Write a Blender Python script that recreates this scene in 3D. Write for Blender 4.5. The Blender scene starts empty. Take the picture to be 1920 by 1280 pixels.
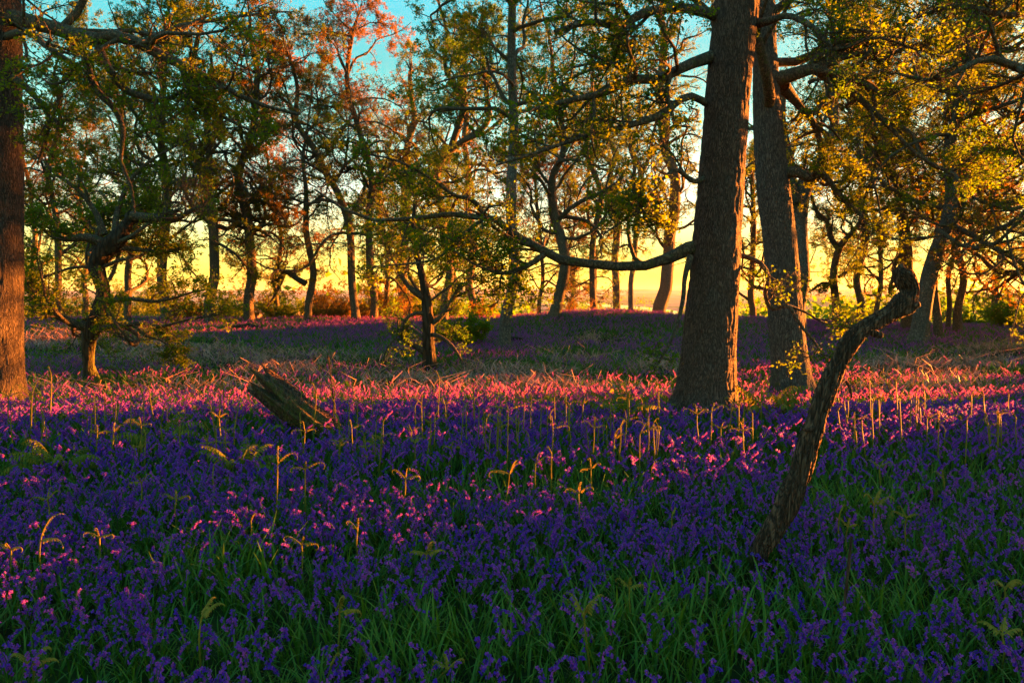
import bpy, math, random
import numpy as np
from mathutils import Vector

R = math.radians
HAZE = 0.4e-4
sc = bpy.context.scene
col = sc.collection

# ------------------------------------------------------------------ camera
F = 1507.0                      # focal length in photo pixels (1920 wide)
CAM_Z, PITCH = 1.5, R(3.23)
cam = bpy.data.cameras.new("camera"); cam.sensor_width = 36; cam.lens = 36 * F / 1920
cam.clip_start = 0.05; cam.clip_end = 20000
co = bpy.data.objects.new("camera", cam); col.objects.link(co)
co.location = (0, 0, CAM_Z); co.rotation_euler = (R(90) - PITCH, 0, 0)
sc.camera = co

# ------------------------------------------------------------------ sun and sky
SUN_AZ, SUN_EL = R(61), R(2.2)
SUN = Vector((math.sin(SUN_AZ) * math.cos(SUN_EL), math.cos(SUN_AZ) * math.cos(SUN_EL), math.sin(SUN_EL)))
sl = bpy.data.lights.new("sun", 'SUN'); sl.energy = 5.0; sl.angle = R(0.5); sl.color = (1.0, 0.28, 0.035)
so = bpy.data.objects.new("sun", sl); col.objects.link(so)
so.rotation_euler = SUN.to_track_quat('Z', 'Y').to_euler(); so.location = (60, 40, 20)

world = bpy.data.worlds.new("World"); sc.world = world; world.use_nodes = True
wn = world.node_tree.nodes; wl = world.node_tree.links; wn.clear()
def WN(t, **k):
    n = wn.new(t)
    for a, b in k.items(): setattr(n, a, b)
    return n
tc = WN('ShaderNodeTexCoord'); sep = WN('ShaderNodeSeparateXYZ'); wl.new(tc.outputs['Generated'], sep.inputs[0])
sky = WN('ShaderNodeTexSky', sky_type='NISHITA'); sky.sun_disc = False; sky.sun_elevation = SUN_EL; sky.sun_rotation = SUN_AZ
sky.air_density = 1.3; sky.dust_density = 2.0; sky.ozone_density = 2.0
ramp = WN('ShaderNodeValToRGB'); wl.new(sep.outputs['Z'], ramp.inputs[0])
stops = [(0.0, (0.95, 0.60, 0.05)), (0.025, (0.95, 0.78, 0.07)), (0.055, (0.90, 0.92, 0.20)), (0.09, (0.82, 0.92, 0.46)), (0.13, (0.68, 0.90, 0.70)),
         (0.17, (0.46, 0.82, 0.66)), (0.215, (0.22, 0.66, 0.57)), (0.27, (0.09, 0.48, 0.48)), (0.36, (0.07, 0.50, 0.62)), (0.55, (0.09, 0.44, 0.66)), (1.0, (0.12, 0.42, 0.64))]
cr = ramp.color_ramp
while len(cr.elements) < len(stops): cr.elements.new(0.5)
for e, (p, c) in zip(cr.elements, stops): e.position = p; e.color = (*c, 1)
dot = WN('ShaderNodeVectorMath', operation='DOT_PRODUCT'); wl.new(tc.outputs['Generated'], dot.inputs[0]); dot.inputs[1].default_value = SUN
mx = WN('ShaderNodeMath', operation='MAXIMUM'); wl.new(dot.outputs['Value'], mx.inputs[0]); mx.inputs[1].default_value = 0
pw = WN('ShaderNodeMath', operation='POWER'); wl.new(mx.outputs[0], pw.inputs[0]); pw.inputs[1].default_value = 7
glow = WN('ShaderNodeMixRGB', blend_type='ADD'); wl.new(pw.outputs[0], glow.inputs[0]); wl.new(ramp.outputs[0], glow.inputs[1])
glow.inputs[2].default_value = (1.1, 0.70, 0.16, 1)
nsk = WN('ShaderNodeMixRGB', blend_type='ADD'); nsk.inputs[0].default_value = 0.03
wl.new(glow.outputs[0], nsk.inputs[1]); wl.new(sky.outputs[0], nsk.inputs[2])
bg = WN('ShaderNodeBackground'); bg.inputs[1].default_value = 0.078; wl.new(nsk.outputs[0], bg.inputs[0])
wo = WN('ShaderNodeOutputWorld'); wl.new(bg.outputs[0], wo.inputs[0])

sc.view_settings.view_transform = 'Standard'; sc.view_settings.look = 'None'
sc.view_settings.exposure = 4.32; sc.view_settings.gamma = 1.0
sc.render.engine = 'CYCLES'
cy = sc.cycles
cy.max_bounces = 5; cy.diffuse_bounces = 3; cy.glossy_bounces = 1; cy.transmission_bounces = 3; cy.transparent_max_bounces = 4
cy.caustics_reflective = False; cy.caustics_refractive = False
cy.sample_clamp_indirect = 4.0
cy.use_denoising = True

# ------------------------------------------------------------------ helpers
rng0 = np.random.default_rng(7)
cp, sp = math.cos(PITCH), math.sin(PITCH)
FWD = np.array([0, cp, -sp]); UP = np.array([0, sp, cp]); RT = np.array([1.0, 0, 0]); CAM = np.array([0, 0, CAM_Z])

def at(px, py, d):
    """world point at depth y = d on the ray of a photo pixel"""
    v = FWD + RT * ((px - 960) / F) + UP * ((640 - py) / F)
    return CAM + v * (d / v[1])

def project(P):
    q = P - CAM
    z = q @ FWD
    z = np.where(z < 0.05, 0.05, z)
    return 960 + F * (q @ RT) / z, 640 - F * (q @ UP) / z

def h3(ix, iy, iz):
    n = (ix.astype(np.int64) * 374761393 + iy.astype(np.int64) * 668265263 + iz.astype(np.int64) * 2147483647) & 0xFFFFFFFF
    n = ((n ^ (n >> 13)) * 1274126177) & 0xFFFFFFFF
    n = (n ^ (n >> 16)) & 0xFFFF
    return n / 65535.0

def vn(P):
    """value noise 0..1, P (..., 3)"""
    P = np.asarray(P, float); i = np.floor(P); f = P - i; i = i.astype(np.int64); f = f * f * (3 - 2 * f)
    r = 0
    for a in (0, 1):
        for b in (0, 1):
            for c in (0, 1):
                w = (f[..., 0] if a else 1 - f[..., 0]) * (f[..., 1] if b else 1 - f[..., 1]) * (f[..., 2] if c else 1 - f[..., 2])
                r = r + w * h3(i[..., 0] + a, i[..., 1] + b, i[..., 2] + c)
    return r

def vn2(x, y, s, o=0.0):
    return vn(np.stack([np.asarray(x) * s + 31.7 + o, np.asarray(y) * s + 17.3 - o, np.zeros_like(np.asarray(x, float)) + 5.5 + o], -1))

def smooth(a, b, x):
    t = np.clip((x - a) / (b - a), 0, 1); return t * t * (3 - 2 * t)

# ground profile: a low crest in front, a hollow, the wood's far edge, then the valley
_yy = np.arange(-60, 90.01, 0.1)
_zz = np.interp(_yy, [-60, 0, 3, 5.6, 8.2, 9.4, 11, 13.4, 18, 22, 28, 36, 41, 46, 60, 90],
                [-1.5, -.42, -.30, -.17, -.02, 0.0, -.12, -.32, -.46, -.46, -.26, .06, .17, .0, -1.3, -4.2])
_k = np.exp(-0.5 * (np.arange(-20, 21) / 7.0) ** 2); _k /= _k.sum()
_zs = np.convolve(np.pad(_zz, 20, mode='edge'), _k, 'valid')
_fy = np.array([90, 200, 320, 900, 1700, 2600, 3600, 5200, 9000]); _fz = np.array([-4.2, -8.5, -11, -11, -11, -4, 8, 36, 60.])

def shade_ridge(x, y, x0, y0, x1, y1, s):
    dx, dy = x1 - x0, y1 - y0; t = np.clip(((x - x0) * dx + (y - y0) * dy) / (dx * dx + dy * dy), 0, 1)
    return np.exp(-((x - x0 - t * dx) ** 2 + (y - y0 - t * dy) ** 2) / s ** 2)

def gz(x, y):
    x = np.asarray(x, float); y = np.asarray(y, float)
    z = np.where(y < 90, np.interp(y, _yy, _zs), np.interp(y, _fy, _fz))
    z = z + 0.58 * np.exp(-((x - 4.3) / 4.2) ** 2 - ((y - 36.5) / 4.2) ** 2)
    near = 1 - smooth(50, 80, y)
    z = z + near * (0.16 * (vn2(x, y, 0.28) - .5) * smooth(12, 20, y) + 0.07 * (vn2(x, y, 0.9) - .5))
    z = z - 0.30 * smooth(13, 22, x) * smooth(24, 32, y) * near
    # unseen bank and ridges added to the side, shading foreground, hollow and mound
    z = z + 0.95 * smooth(0, 7, x - 0.66 * y - 3.5) * smooth(4, 12, y) * (1 - smooth(30, 44, y))
    z = z + shade_ridge(x, y, 11.6, 8.5, 15.2, 16.0, 1.9) * 0.80 + shade_ridge(x, y, 27.5, 34, 36, 46, 2.6) * 1.5 + shade_ridge(x, y, 37.5, 48, 47, 66, 3.2) * 3.6
    # the plateau behind the gnarled oak carries the lawn
    pl = smooth(-17, -23, x) * smooth(38, 46, y) * (1 - smooth(95, 130, y))
    z = z * (1 - pl) + pl * 0.12
    far = smooth(1900, 3600, y)
    z = z + far * (22 * (vn2(x, y, 1 / 900.) - .45) + 9 * (vn2(x, y, 1 / 260.) - .5))
    z = z + smooth(180, 700, y) * smooth(0.30, 0.42, x / np.maximum(y, 1)) * smooth(300, 1500, y) * 9 * (1 - far)
    return z

def G(px, py):
    """where a photo pixel's ray meets the ground"""
    v = FWD + RT * ((px - 960) / F) + UP * ((640 - py) / F)
    ts = np.linspace(2.5, 70, 1400); P = CAM + v * ts[:, None]
    h = P[:, 2] - gz(P[:, 0], P[:, 1])
    i = np.argmax(h < 0) if (h < 0).any() else len(ts) - 1
    return P[i]

# ------------------------------------------------------------------ mesh and object helpers
def mesh_np(name, V, Fs, mats=(), tint=None, mi=None, smooth_sh=True, tint_dom='FACE'):
    V = np.ascontiguousarray(V, np.float32).reshape(-1, 3)
    if isinstance(Fs, np.ndarray): Fs = [Fs]
    Fs = [np.asarray(f, np.int32) for f in Fs if len(f)]
    me = bpy.data.meshes.new(name)
    me.vertices.add(len(V)); me.vertices.foreach_set('co', V.ravel())
    loops = np.concatenate([f.ravel() for f in Fs]); tot = np.concatenate([np.full(len(f), f.shape[1], np.int32) for f in Fs])
    me.loops.add(len(loops)); me.loops.foreach_set('vertex_index', loops)
    st = np.zeros(len(tot), np.int32); st[1:] = np.cumsum(tot)[:-1]
    me.polygons.add(len(tot)); me.polygons.foreach_set('loop_start', st); me.polygons.foreach_set('loop_total', tot)
    if mi is not None: me.polygons.foreach_set('material_index', np.ascontiguousarray(mi, np.int32))
    for m in mats: me.materials.append(m)
    me.update(calc_edges=True)
    me.polygons.foreach_set('use_smooth', np.full(len(tot), smooth_sh, bool))
    if tint is not None:
        a = me.attributes.new('tint', 'FLOAT', tint_dom); a.data.foreach_set('value', np.ascontiguousarray(tint, np.float32))
    return me

def obj(name, me, parent=None, loc=None):
    o = bpy.data.objects.new(name, me); col.objects.link(o)
    if parent is not None: o.parent = parent
    if loc is not None: o.location = loc
    return o

def tag(o, label=None, cat=None, group=None, kind=None):
    if label: o['label'] = label
    if cat: o['category'] = cat
    if group: o['group'] = group
    if kind: o['kind'] = kind
    return o

def empty(name, loc, label, cat, group=None):
    o = bpy.data.objects.new(name, None); col.objects.link(o); o.location = loc; o.empty_display_size = 0.2
    return tag(o, label, cat, group)

def nrm(v): return v / np.maximum(np.linalg.norm(v, axis=-1, keepdims=True), 1e-9)

def tubes(P, r, sides, cap=True):
    """P (B,n,3), r (B,n) -> verts, quads; tips closed by their radius"""
    P = np.asarray(P, float); B, n, _ = P.shape
    T = np.empty_like(P); T[:, 1:-1] = P[:, 2:] - P[:, :-2]; T[:, 0] = P[:, 1] - P[:, 0]; T[:, -1] = P[:, -1] - P[:, -2]
    T = nrm(T)
    ref = np.where(np.abs(T[:, 0, 2:3]) < 0.8, np.array([[0, 0, 1.0]]), np.array([[1.0, 0, 0]]))
    u = nrm(np.cross(T[:, 0], ref)); U = np.empty_like(P)
    for i in range(n):
        u = nrm(u - T[:, i] * (u * T[:, i]).sum(-1, keepdims=True)); U[:, i] = u
    W = np.cross(T, U)
    a = np.arange(sides) * 2 * math.pi / sides
    V = P[:, :, None] + r[:, :, None, None] * (U[:, :, None] * np.cos(a)[:, None] + W[:, :, None] * np.sin(a)[:, None])
    V = V.reshape(-1, 3)
    i = np.arange(n - 1)[:, None] * sides; j = np.arange(sides)[None]; jn = (j + 1) % sides
    q = np.stack([i + j, i + jn, i + sides + jn, i + sides + j], -1).reshape(-1, 4)
    Q = (q[None] + (np.arange(B) * n * sides)[:, None, None]).reshape(-1, 4)
    return V, Q

class MB:
    def __init__(s): s.V = []; s.F = {3: [], 4: []}; s.T = {3: [], 4: []}; s.M = {3: [], 4: []}; s.n = 0; s.PT = []
    def add(s, V, Fa, tint=0.5, mi=0, pt=None):
        V = np.asarray(V, float).reshape(-1, 3); Fa = np.asarray(Fa); k = Fa.shape[1]
        s.V.append(V); s.F[k].append(Fa + s.n); s.n += len(V)
        s.T[k].append(np.broadcast_to(np.asarray(tint, float), (len(Fa),))); s.M[k].append(np.full(len(Fa), mi))
        s.PT.append(np.zeros(len(V)) if pt is None else pt)
    def mesh(s, name, mats, smooth_sh=True, point_tint=False):
        V = np.concatenate(s.V); Fs = []; T = []; M = []
        for k in (3, 4):
            if s.F[k]: Fs.append(np.concatenate(s.F[k])); T.append(np.concatenate(s.T[k])); M.append(np.concatenate(s.M[k]))
        if point_tint: return mesh_np(name, V, Fs, mats, np.concatenate(s.PT), np.concatenate(M), smooth_sh, 'POINT')
        return mesh_np(name, V, Fs, mats, np.concatenate(T), np.concatenate(M), smooth_sh)

def catmull(Q, m):
    """smooth polyline through rows of Q (any columns), m samples"""
    Q = np.asarray(Q, float); Q = np.vstack([2 * Q[0] - Q[1], Q, 2 * Q[-1] - Q[-2]])
    k = len(Q) - 3; t = np.linspace(0, k, m); i = np.minimum(t.astype(int), k - 1); f = (t - i)[:, None]
    a, b, c, d = Q[i], Q[i + 1], Q[i + 2], Q[i + 3]
    return 0.5 * (2 * b + (c - a) * f + (2 * a - 5 * b + 4 * c - d) * f ** 2 + (3 * b - a - 3 * c + d) * f ** 3)

# ------------------------------------------------------------------ materials
def newmat(name):
    m = bpy.data.materials.new(name); m.use_nodes = True; n = m.node_tree.nodes; n.clear()
    return m, n, m.node_tree.links

def leaf_mat(name, c0, c1, trans=0.5, tcol=None, rough=0.55):
    """thin leaf or petal: each face has its own colour between c0 and c1, part of the light passes through"""
    m, n, l = newmat(name)
    at_ = n.new('ShaderNodeAttribute'); at_.attribute_name = 'tint'
    mix = n.new('ShaderNodeMixRGB'); mix.inputs[1].default_value = (*c0, 1); mix.inputs[2].default_value = (*c1, 1); l.new(at_.outputs['Fac'], mix.inputs[0])
    d = n.new('ShaderNodeBsdfPrincipled'); d.inputs['Roughness'].default_value = rough; d.inputs['Specular IOR Level'].default_value = 0.12
    l.new(mix.outputs[0], d.inputs['Base Color'])
    t = n.new('ShaderNodeBsdfTranslucent')
    if tcol:
        mt = n.new('ShaderNodeMixRGB'); mt.blend_type = 'MULTIPLY'; mt.inputs[0].default_value = 1; mt.inputs[2].default_value = (*tcol, 1)
        l.new(mix.outputs[0], mt.inputs[1]); l.new(mt.outputs[0], t.inputs[0])
    else: l.new(mix.outputs[0], t.inputs[0])
    ms = n.new('ShaderNodeMixShader'); ms.inputs[0].default_value = trans
    l.new(d.outputs[0], ms.inputs[1]); l.new(t.outputs[0], ms.inputs[2])
    o = n.new('ShaderNodeOutputMaterial'); l.new(ms.outputs[0], o.inputs[0])
    return m

def bark_mat(name, dark, light, moss=(0.06, 0.075, 0.012), scale=9.0, stretch=0.18, bump=0.6, lichen=None):
    m, n, l = newmat(name)
    t = n.new('ShaderNodeTexCoord'); mp = n.new('ShaderNodeMapping'); mp.inputs['Scale'].default_value = (1, 1, stretch); l.new(t.outputs['Object'], mp.inputs[0])
    wz = n.new('ShaderNodeTexNoise'); wz.inputs['Scale'].default_value = scale * .5; wz.inputs['Detail'].default_value = 2; l.new(mp.outputs[0], wz.inputs[0])
    wm = n.new('ShaderNodeMixRGB'); wm.blend_type = 'ADD'; wm.inputs[0].default_value = 0.18; l.new(mp.outputs[0], wm.inputs[1]); l.new(wz.outputs['Color'], wm.inputs[2])
    vo = n.new('ShaderNodeTexVoronoi'); vo.feature = 'DISTANCE_TO_EDGE'; vo.inputs['Scale'].default_value = scale; l.new(wm.outputs[0], vo.inputs[0])
    r1 = n.new('ShaderNodeValToRGB'); r1.color_ramp.elements[0].position = 0.0; r1.color_ramp.elements[1].position = 0.28; l.new(vo.outputs['Distance'], r1.inputs[0])
    ns = n.new('ShaderNodeTexNoise'); ns.inputs['Scale'].default_value = scale * 4; ns.inputs['Detail'].default_value = 6; l.new(mp.outputs[0], ns.inputs[0])
    mul = n.new('ShaderNodeMath'); mul.operation = 'MULTIPLY_ADD'; l.new(ns.outputs['Fac'], mul.inputs[0]); mul.inputs[1].default_value = 0.6; l.new(r1.outputs[0], mul.inputs[2])
    mc = n.new('ShaderNodeMixRGB'); mc.inputs[1].default_value = (*dark, 1); mc.inputs[2].default_value = (*light, 1)
    r2 = n.new('ShaderNodeMapRange'); r2.inputs[1].default_value = 0.2; r2.inputs[2].default_value = 1.4; l.new(mul.outputs[0], r2.inputs[0]); l.new(r2.outputs[0], mc.inputs[0])
    src = mc.outputs[0]
    if lichen:
        ln = n.new('ShaderNodeTexNoise'); ln.inputs['Scale'].default_value = 3.5; ln.inputs['Detail'].default_value = 8; l.new(t.outputs['Object'], ln.inputs[0])
        lr = n.new('ShaderNodeMapRange'); lr.inputs[1].default_value = 0.56; lr.inputs[2].default_value = 0.66; l.new(ln.outputs['Fac'], lr.inputs[0])
        lm = n.new('ShaderNodeMixRGB'); lm.inputs[2].default_value = (*lichen, 1); l.new(lr.outputs[0], lm.inputs[0]); l.new(src, lm.inputs[1]); src = lm.outputs[0]
    a = n.new('ShaderNodeAttribute'); a.attribute_name = 'tint'
    mn = n.new('ShaderNodeTexNoise'); mn.inputs['Scale'].default_value = 14; mn.inputs['Detail'].default_value = 5; l.new(t.outputs['Object'], mn.inputs[0])
    ad = n.new('ShaderNodeMath'); ad.operation = 'ADD'; l.new(a.outputs['Fac'], ad.inputs[0]); l.new(mn.outputs['Fac'], ad.inputs[1])
    mr = n.new('ShaderNodeMapRange'); mr.inputs[1].default_value = 0.85; mr.inputs[2].default_value = 1.15; l.new(ad.outputs[0], mr.inputs[0])
    mm = n.new('ShaderNodeMixRGB'); mm.inputs[2].default_value = (*moss, 1); l.new(mr.outputs[0], mm.inputs[0]); l.new(src, mm.inputs[1])
    b = n.new('ShaderNodeBump'); b.inputs['Strength'].default_value = bump; b.inputs['Distance'].default_value = 0.05; l.new(mul.outputs[0], b.inputs['Height'])
    p = n.new('ShaderNodeBsdfPrincipled'); p.inputs['Roughness'].default_value = 0.9; p.inputs['Specular IOR Level'].default_value = 0.15
    l.new(mm.outputs[0], p.inputs['Base Color']); l.new(b.outputs[0], p.inputs['Normal'])
    o = n.new('ShaderNodeOutputMaterial'); l.new(p.outputs[0], o.inputs[0])
    return m

M = {}
M['oak_bark'] = bark_mat("oak bark", (0.026, 0.015, 0.010), (0.135, 0.085, 0.058), scale=38, stretch=.17, bump=.6)
M['dark_oak'] = bark_mat("dark oak bark", (0.018, 0.013, 0.009), (0.085, 0.062, 0.045), scale=34, stretch=.18, bump=.6)
M['grey_oak'] = bark_mat("grey oak bark", (0.028, 0.022, 0.017), (0.15, 0.12, 0.095), scale=34, stretch=.18, bump=.6)
M['bark'] = bark_mat("rough bark", (0.04, 0.03, 0.018), (0.17, 0.12, 0.07), scale=22, stretch=.4)
M['pale_bark'] = bark_mat("pale bark", (0.035, 0.03, 0.022), (0.16, 0.135, 0.10), scale=20, stretch=.4, bump=.6)
M['mossy_bark'] = bark_mat("mossy bark", (0.016, 0.011, 0.006), (0.062, 0.040, 0.022), moss=(0.055, 0.06, 0.008), scale=10)
M['limb_bark'] = bark_mat("limb bark", (0.025, 0.019, 0.012), (0.13, 0.09, 0.055), scale=20, stretch=.6, bump=.4)
M['twig'] = bark_mat("twig bark", (0.03, 0.022, 0.012), (0.11, 0.075, 0.04), scale=30, stretch=1, bump=.2)
M['dead_wood'] = bark_mat("dead wood", (0.02, 0.011, 0.006), (0.17, 0.085, 0.045), moss=(0.075, 0.07, 0.01), scale=26, stretch=.06, bump=.7)
M['leaf'] = leaf_mat("spring oak leaf", (0.065, 0.125, 0.003), (0.165, 0.18, 0.006), .64, (1.25, 1.25, .2))
M['leaf_green'] = leaf_mat("green oak leaf", (0.055, 0.13, 0.004), (0.135, 0.18, 0.007), .64, (1.15, 1.25, .25))
M['leaf_bronze'] = leaf_mat("bronze and sunlit oak leaf", (0.13, 0.095, 0.006), (0.27, 0.15, 0.010), .5, (1.25, .9, .4))  # bronze of young leaves; also paints sunset gold onto the drooping oak
M['blade'] = leaf_mat("bluebell leaf", (0.03, 0.10, 0.006), (0.115, 0.19, 0.02), .35, (1.2, 1.1, .4), .4)
M['petal'] = leaf_mat("bluebell petal", (0.075, 0.014, 0.44), (0.32, 0.075, 0.48), .52, (2.4, 2.0, .6))
M['stem'] = leaf_mat("bluebell stem", (0.035, 0.07, 0.012), (0.08, 0.09, 0.03), .2)
M['shoot'] = leaf_mat("bracken shoot", (0.15, 0.14, 0.012), (0.30, 0.21, 0.025), .35, (1.1, .9, .4))
M['frond'] = leaf_mat("fern frond", (0.07, 0.11, 0.008), (0.22, 0.20, 0.02), .45, (1.2, 1, .4))
M['dead_bracken'] = leaf_mat("dead bracken", (0.22, 0.085, 0.05), (0.54, 0.27, 0.17), .15)
M['dry'] = leaf_mat("dry stalk", (0.18, 0.10, 0.05), (0.30, 0.18, 0.10), .05)

# ground
m, n, l = newmat("ground"); M['ground'] = m
geo = n.new('ShaderNodeNewGeometry'); sx = n.new('ShaderNodeSeparateXYZ'); l.new(geo.outputs['Position'], sx.inputs[0])
n1 = n.new('ShaderNodeTexNoise'); n1.inputs['Scale'].default_value = .9; n1.inputs['Detail'].default_value = 8; l.new(geo.outputs['Position'], n1.inputs[0])
c1 = n.new('ShaderNodeValToRGB'); l.new(n1.outputs['Fac'], c1.inputs[0])
e = c1.color_ramp.elements; e[0].position = .35; e[0].color = (.012, .010, .005, 1); e[1].position = .65; e[1].color = (.02, .035, .006, 1)
mp = n.new('ShaderNodeMapping'); mp.inputs['Scale'].default_value = (1 / 150., 1 / 260., 0); mp.inputs['Rotation'].default_value = (0, 0, .5); l.new(geo.outputs['Position'], mp.inputs[0])
vo = n.new('ShaderNodeTexVoronoi'); vo.inputs['Scale'].default_value = 1; l.new(mp.outputs[0], vo.inputs[0])
c2 = n.new('ShaderNodeValToRGB'); sv = n.new('ShaderNodeSeparateColor'); l.new(vo.outputs['Color'], sv.inputs[0]); l.new(sv.outputs[0], c2.inputs[0])
c2.color_ramp.interpolation = 'CONSTANT'
for p_, c_ in [(.28, (.14, .16, .04, 1)), (.5, (.30, .20, .12, 1)), (.7, (.26, .17, .07, 1)), (.85, (.09, .10, .03, 1))]:
    q = c2.color_ramp.elements.new(p_); q.color = c_
c2.color_ramp.elements[0].color = (.27, .17, .11, 1)
n2 = n.new('ShaderNodeTexNoise'); n2.inputs['Scale'].default_value = .02; n2.inputs['Detail'].default_value = 8; l.new(geo.outputs['Position'], n2.inputs[0])
mv = n.new('ShaderNodeMixRGB'); mv.blend_type = 'OVERLAY'; mv.inputs[0].default_value = .5; l.new(c2.outputs[0], mv.inputs[1]); l.new(n2.outputs['Fac'], mv.inputs[2])
mr = n.new('ShaderNodeMapRange'); mr.inputs[1].default_value = 46; mr.inputs[2].default_value = 62; l.new(sx.outputs['Y'], mr.inputs[0])
mg = n.new('ShaderNodeMixRGB'); l.new(mr.outputs[0], mg.inputs[0]); l.new(c1.outputs[0], mg.inputs[1]); l.new(mv.outputs[0], mg.inputs[2])
p = n.new('ShaderNodeBsdfPrincipled'); p.inputs['Roughness'].default_value = 1; p.inputs['Specular IOR Level'].default_value = .05; l.new(mg.outputs[0], p.inputs['Base Color'])
nb = n.new('ShaderNodeTexNoise'); nb.inputs['Scale'].default_value = 30; nb.inputs['Detail'].default_value = 4; l.new(geo.outputs['Position'], nb.inputs[0])
bp = n.new('ShaderNodeBump'); bp.inputs['Strength'].default_value = .5; bp.inputs['Distance'].default_value = .04; l.new(nb.outputs['Fac'], bp.inputs['Height']); l.new(bp.outputs[0], p.inputs['Normal'])
o = n.new('ShaderNodeOutputMaterial'); l.new(p.outputs[0], o.inputs[0])
# water
m, n, l = newmat("river water"); M['water'] = m
p = n.new('ShaderNodeBsdfPrincipled'); p.inputs['Base Color'].default_value = (.02, .03, .03, 1); p.inputs['Roughness'].default_value = .12; p.inputs['IOR'].default_value = 1.33
g_ = n.new('ShaderNodeTexNoise'); g_.inputs['Scale'].default_value = .3; bp = n.new('ShaderNodeBump'); bp.inputs['Strength'].default_value = .15; bp.inputs['Distance'].default_value = .2
l.new(g_.outputs['Fac'], bp.inputs['Height']); l.new(bp.outputs[0], p.inputs['Normal'])
o = n.new('ShaderNodeOutputMaterial'); l.new(p.outputs[0], o.inputs[0])
M['lawn'] = leaf_mat("lawn grass", (0.10, 0.16, 0.02), (0.24, 0.22, 0.03), .4, (1.2, 1, .4))

# ------------------------------------------------------------------ setting: ground, river, lawn, far wood
def graded(a, lim, s, k):
    v = [0.0]; st = s
    while v[-1] < lim: v.append(v[-1] + st); st = s if v[-1] < a else st * k
    return np.array(v)
gx = graded(30, 9000, 0.22, 1.12); gx = np.concatenate([-gx[:0:-1], gx])
gy = np.concatenate([-graded(8, 400, 0.6, 1.3)[:0:-1], graded(48, 9000, 0.22, 1.06)])
XX, YY = np.meshgrid(gx, gy); ZZ = gz(XX, YY)
nx_, ny_ = len(gx), len(gy)
i = np.arange(ny_ - 1)[:, None] * nx_ + np.arange(nx_ - 1)[None]
Q = np.stack([i, i + 1, i + nx_ + 1, i + nx_], -1).reshape(-1, 4)
tag(obj('ground', mesh_np('ground', np.stack([XX, YY, ZZ], -1), Q, [M['ground']])), 'woodland floor falling to a wide valley of fields', 'ground', kind='structure')

rp = catmull([(-600, 2100, 50), (-60, 1750, 60), (55, 1650, 60), (95, 1380, 45), (120, 1080, 32), (128, 780, 18), (118, 560, 11), (150, 430, 9), (260, 330, 9), (420, 300, 9)], 80)
tn = nrm(np.gradient(rp[:, :2], axis=0)); nn = np.stack([-tn[:, 1], tn[:, 0]], -1)
L_ = rp[:, :2] + nn * rp[:, 2:]; R_ = rp[:, :2] - nn * rp[:, 2:]
rv = np.concatenate([np.c_[L_, np.full(80, -10.9)], np.c_[R_, np.full(80, -10.9)]])
k = np.arange(79); tag(obj('river', mesh_np('river', rv, np.stack([k, k + 80, k + 81, k + 1], -1), [M['water']])), 'pale river winding through the valley', 'river', kind='structure')

# ------------------------------------------------------------------ tree grower
def grow(S, D, L, n, wig, trop, rng):
    B = len(S); P = np.empty((B, n + 1, 3)); P[:, 0] = S; d = D.copy(); st = (L / n)[:, None]
    b = rng.normal(0, wig, (B, 3))
    for i in range(n):
        b = 0.5 * b + rng.normal(0, wig, (B, 3)); d = nrm(d + b + trop); P[:, i + 1] = P[:, i] + d * st
    return P

def rad(r0, r1, n, p=1.0):
    t = np.linspace(0, 1, n)[None] ** p
    return r0[:, None] * (1 - t) + r1[:, None] * t

def sprout(P, r, L, ids, k, tlo, thi, lf, rng, amin=35, amax=75, flat=0.7, upb=0.15, rf=0.55, taper=.55):
    B, n1, _ = P.shape; n = n1 - 1
    ix = np.repeat(np.arange(B), k); t = rng.uniform(tlo, thi, len(ix)); f = t * n; i0 = np.minimum(f.astype(int), n - 1); fr = (f - i0)[:, None]
    pos = P[ix, i0] * (1 - fr) + P[ix, i0 + 1] * fr; tan = nrm(P[ix, i0 + 1] - P[ix, i0])
    pr = rng.normal(0, 1, pos.shape); pr[:, 2] = pr[:, 2] * flat + upb; pr = nrm(pr - tan * (pr * tan).sum(-1, keepdims=True))
    a = np.radians(rng.uniform(amin, amax, len(ix)))[:, None]
    d = nrm(tan * np.cos(a) + pr * np.sin(a))
    ln = L[ix] * lf * (1 - taper * t) * rng.uniform(.55, 1.25, len(ix))
    rr = (r[ix, i0] * (1 - fr[:, 0]) + r[ix, i0 + 1] * fr[:, 0]) * rf * rng.uniform(.6, 1, len(ix))
    return pos, d, ln, rr, ids[ix]

def leaf_quads(C, size, rng, lift=0.1):
    """kite leaves folded along the midrib, one per row of C"""
    N = len(C); u = rng.normal(0, 1, (N, 3)); u[:, 2] = u[:, 2] * .7 - .1; u = nrm(u)
    w = nrm(np.cross(u, rng.normal(0, 1, (N, 3)))); nrml = np.cross(u, w)
    s = (size * rng.uniform(.55, 1.3, N))[:, None]
    V = np.stack([C, C + u * s * .58 + w * s * .33 + nrml * s * lift, C + u * s, C + u * s * .5 - w * s * .33 + nrml * s * lift], 1)
    q = np.arange(N)[:, None] * 4 + np.array([[0, 1, 2, 3]])
    return V.reshape(-1, 3), q

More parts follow.
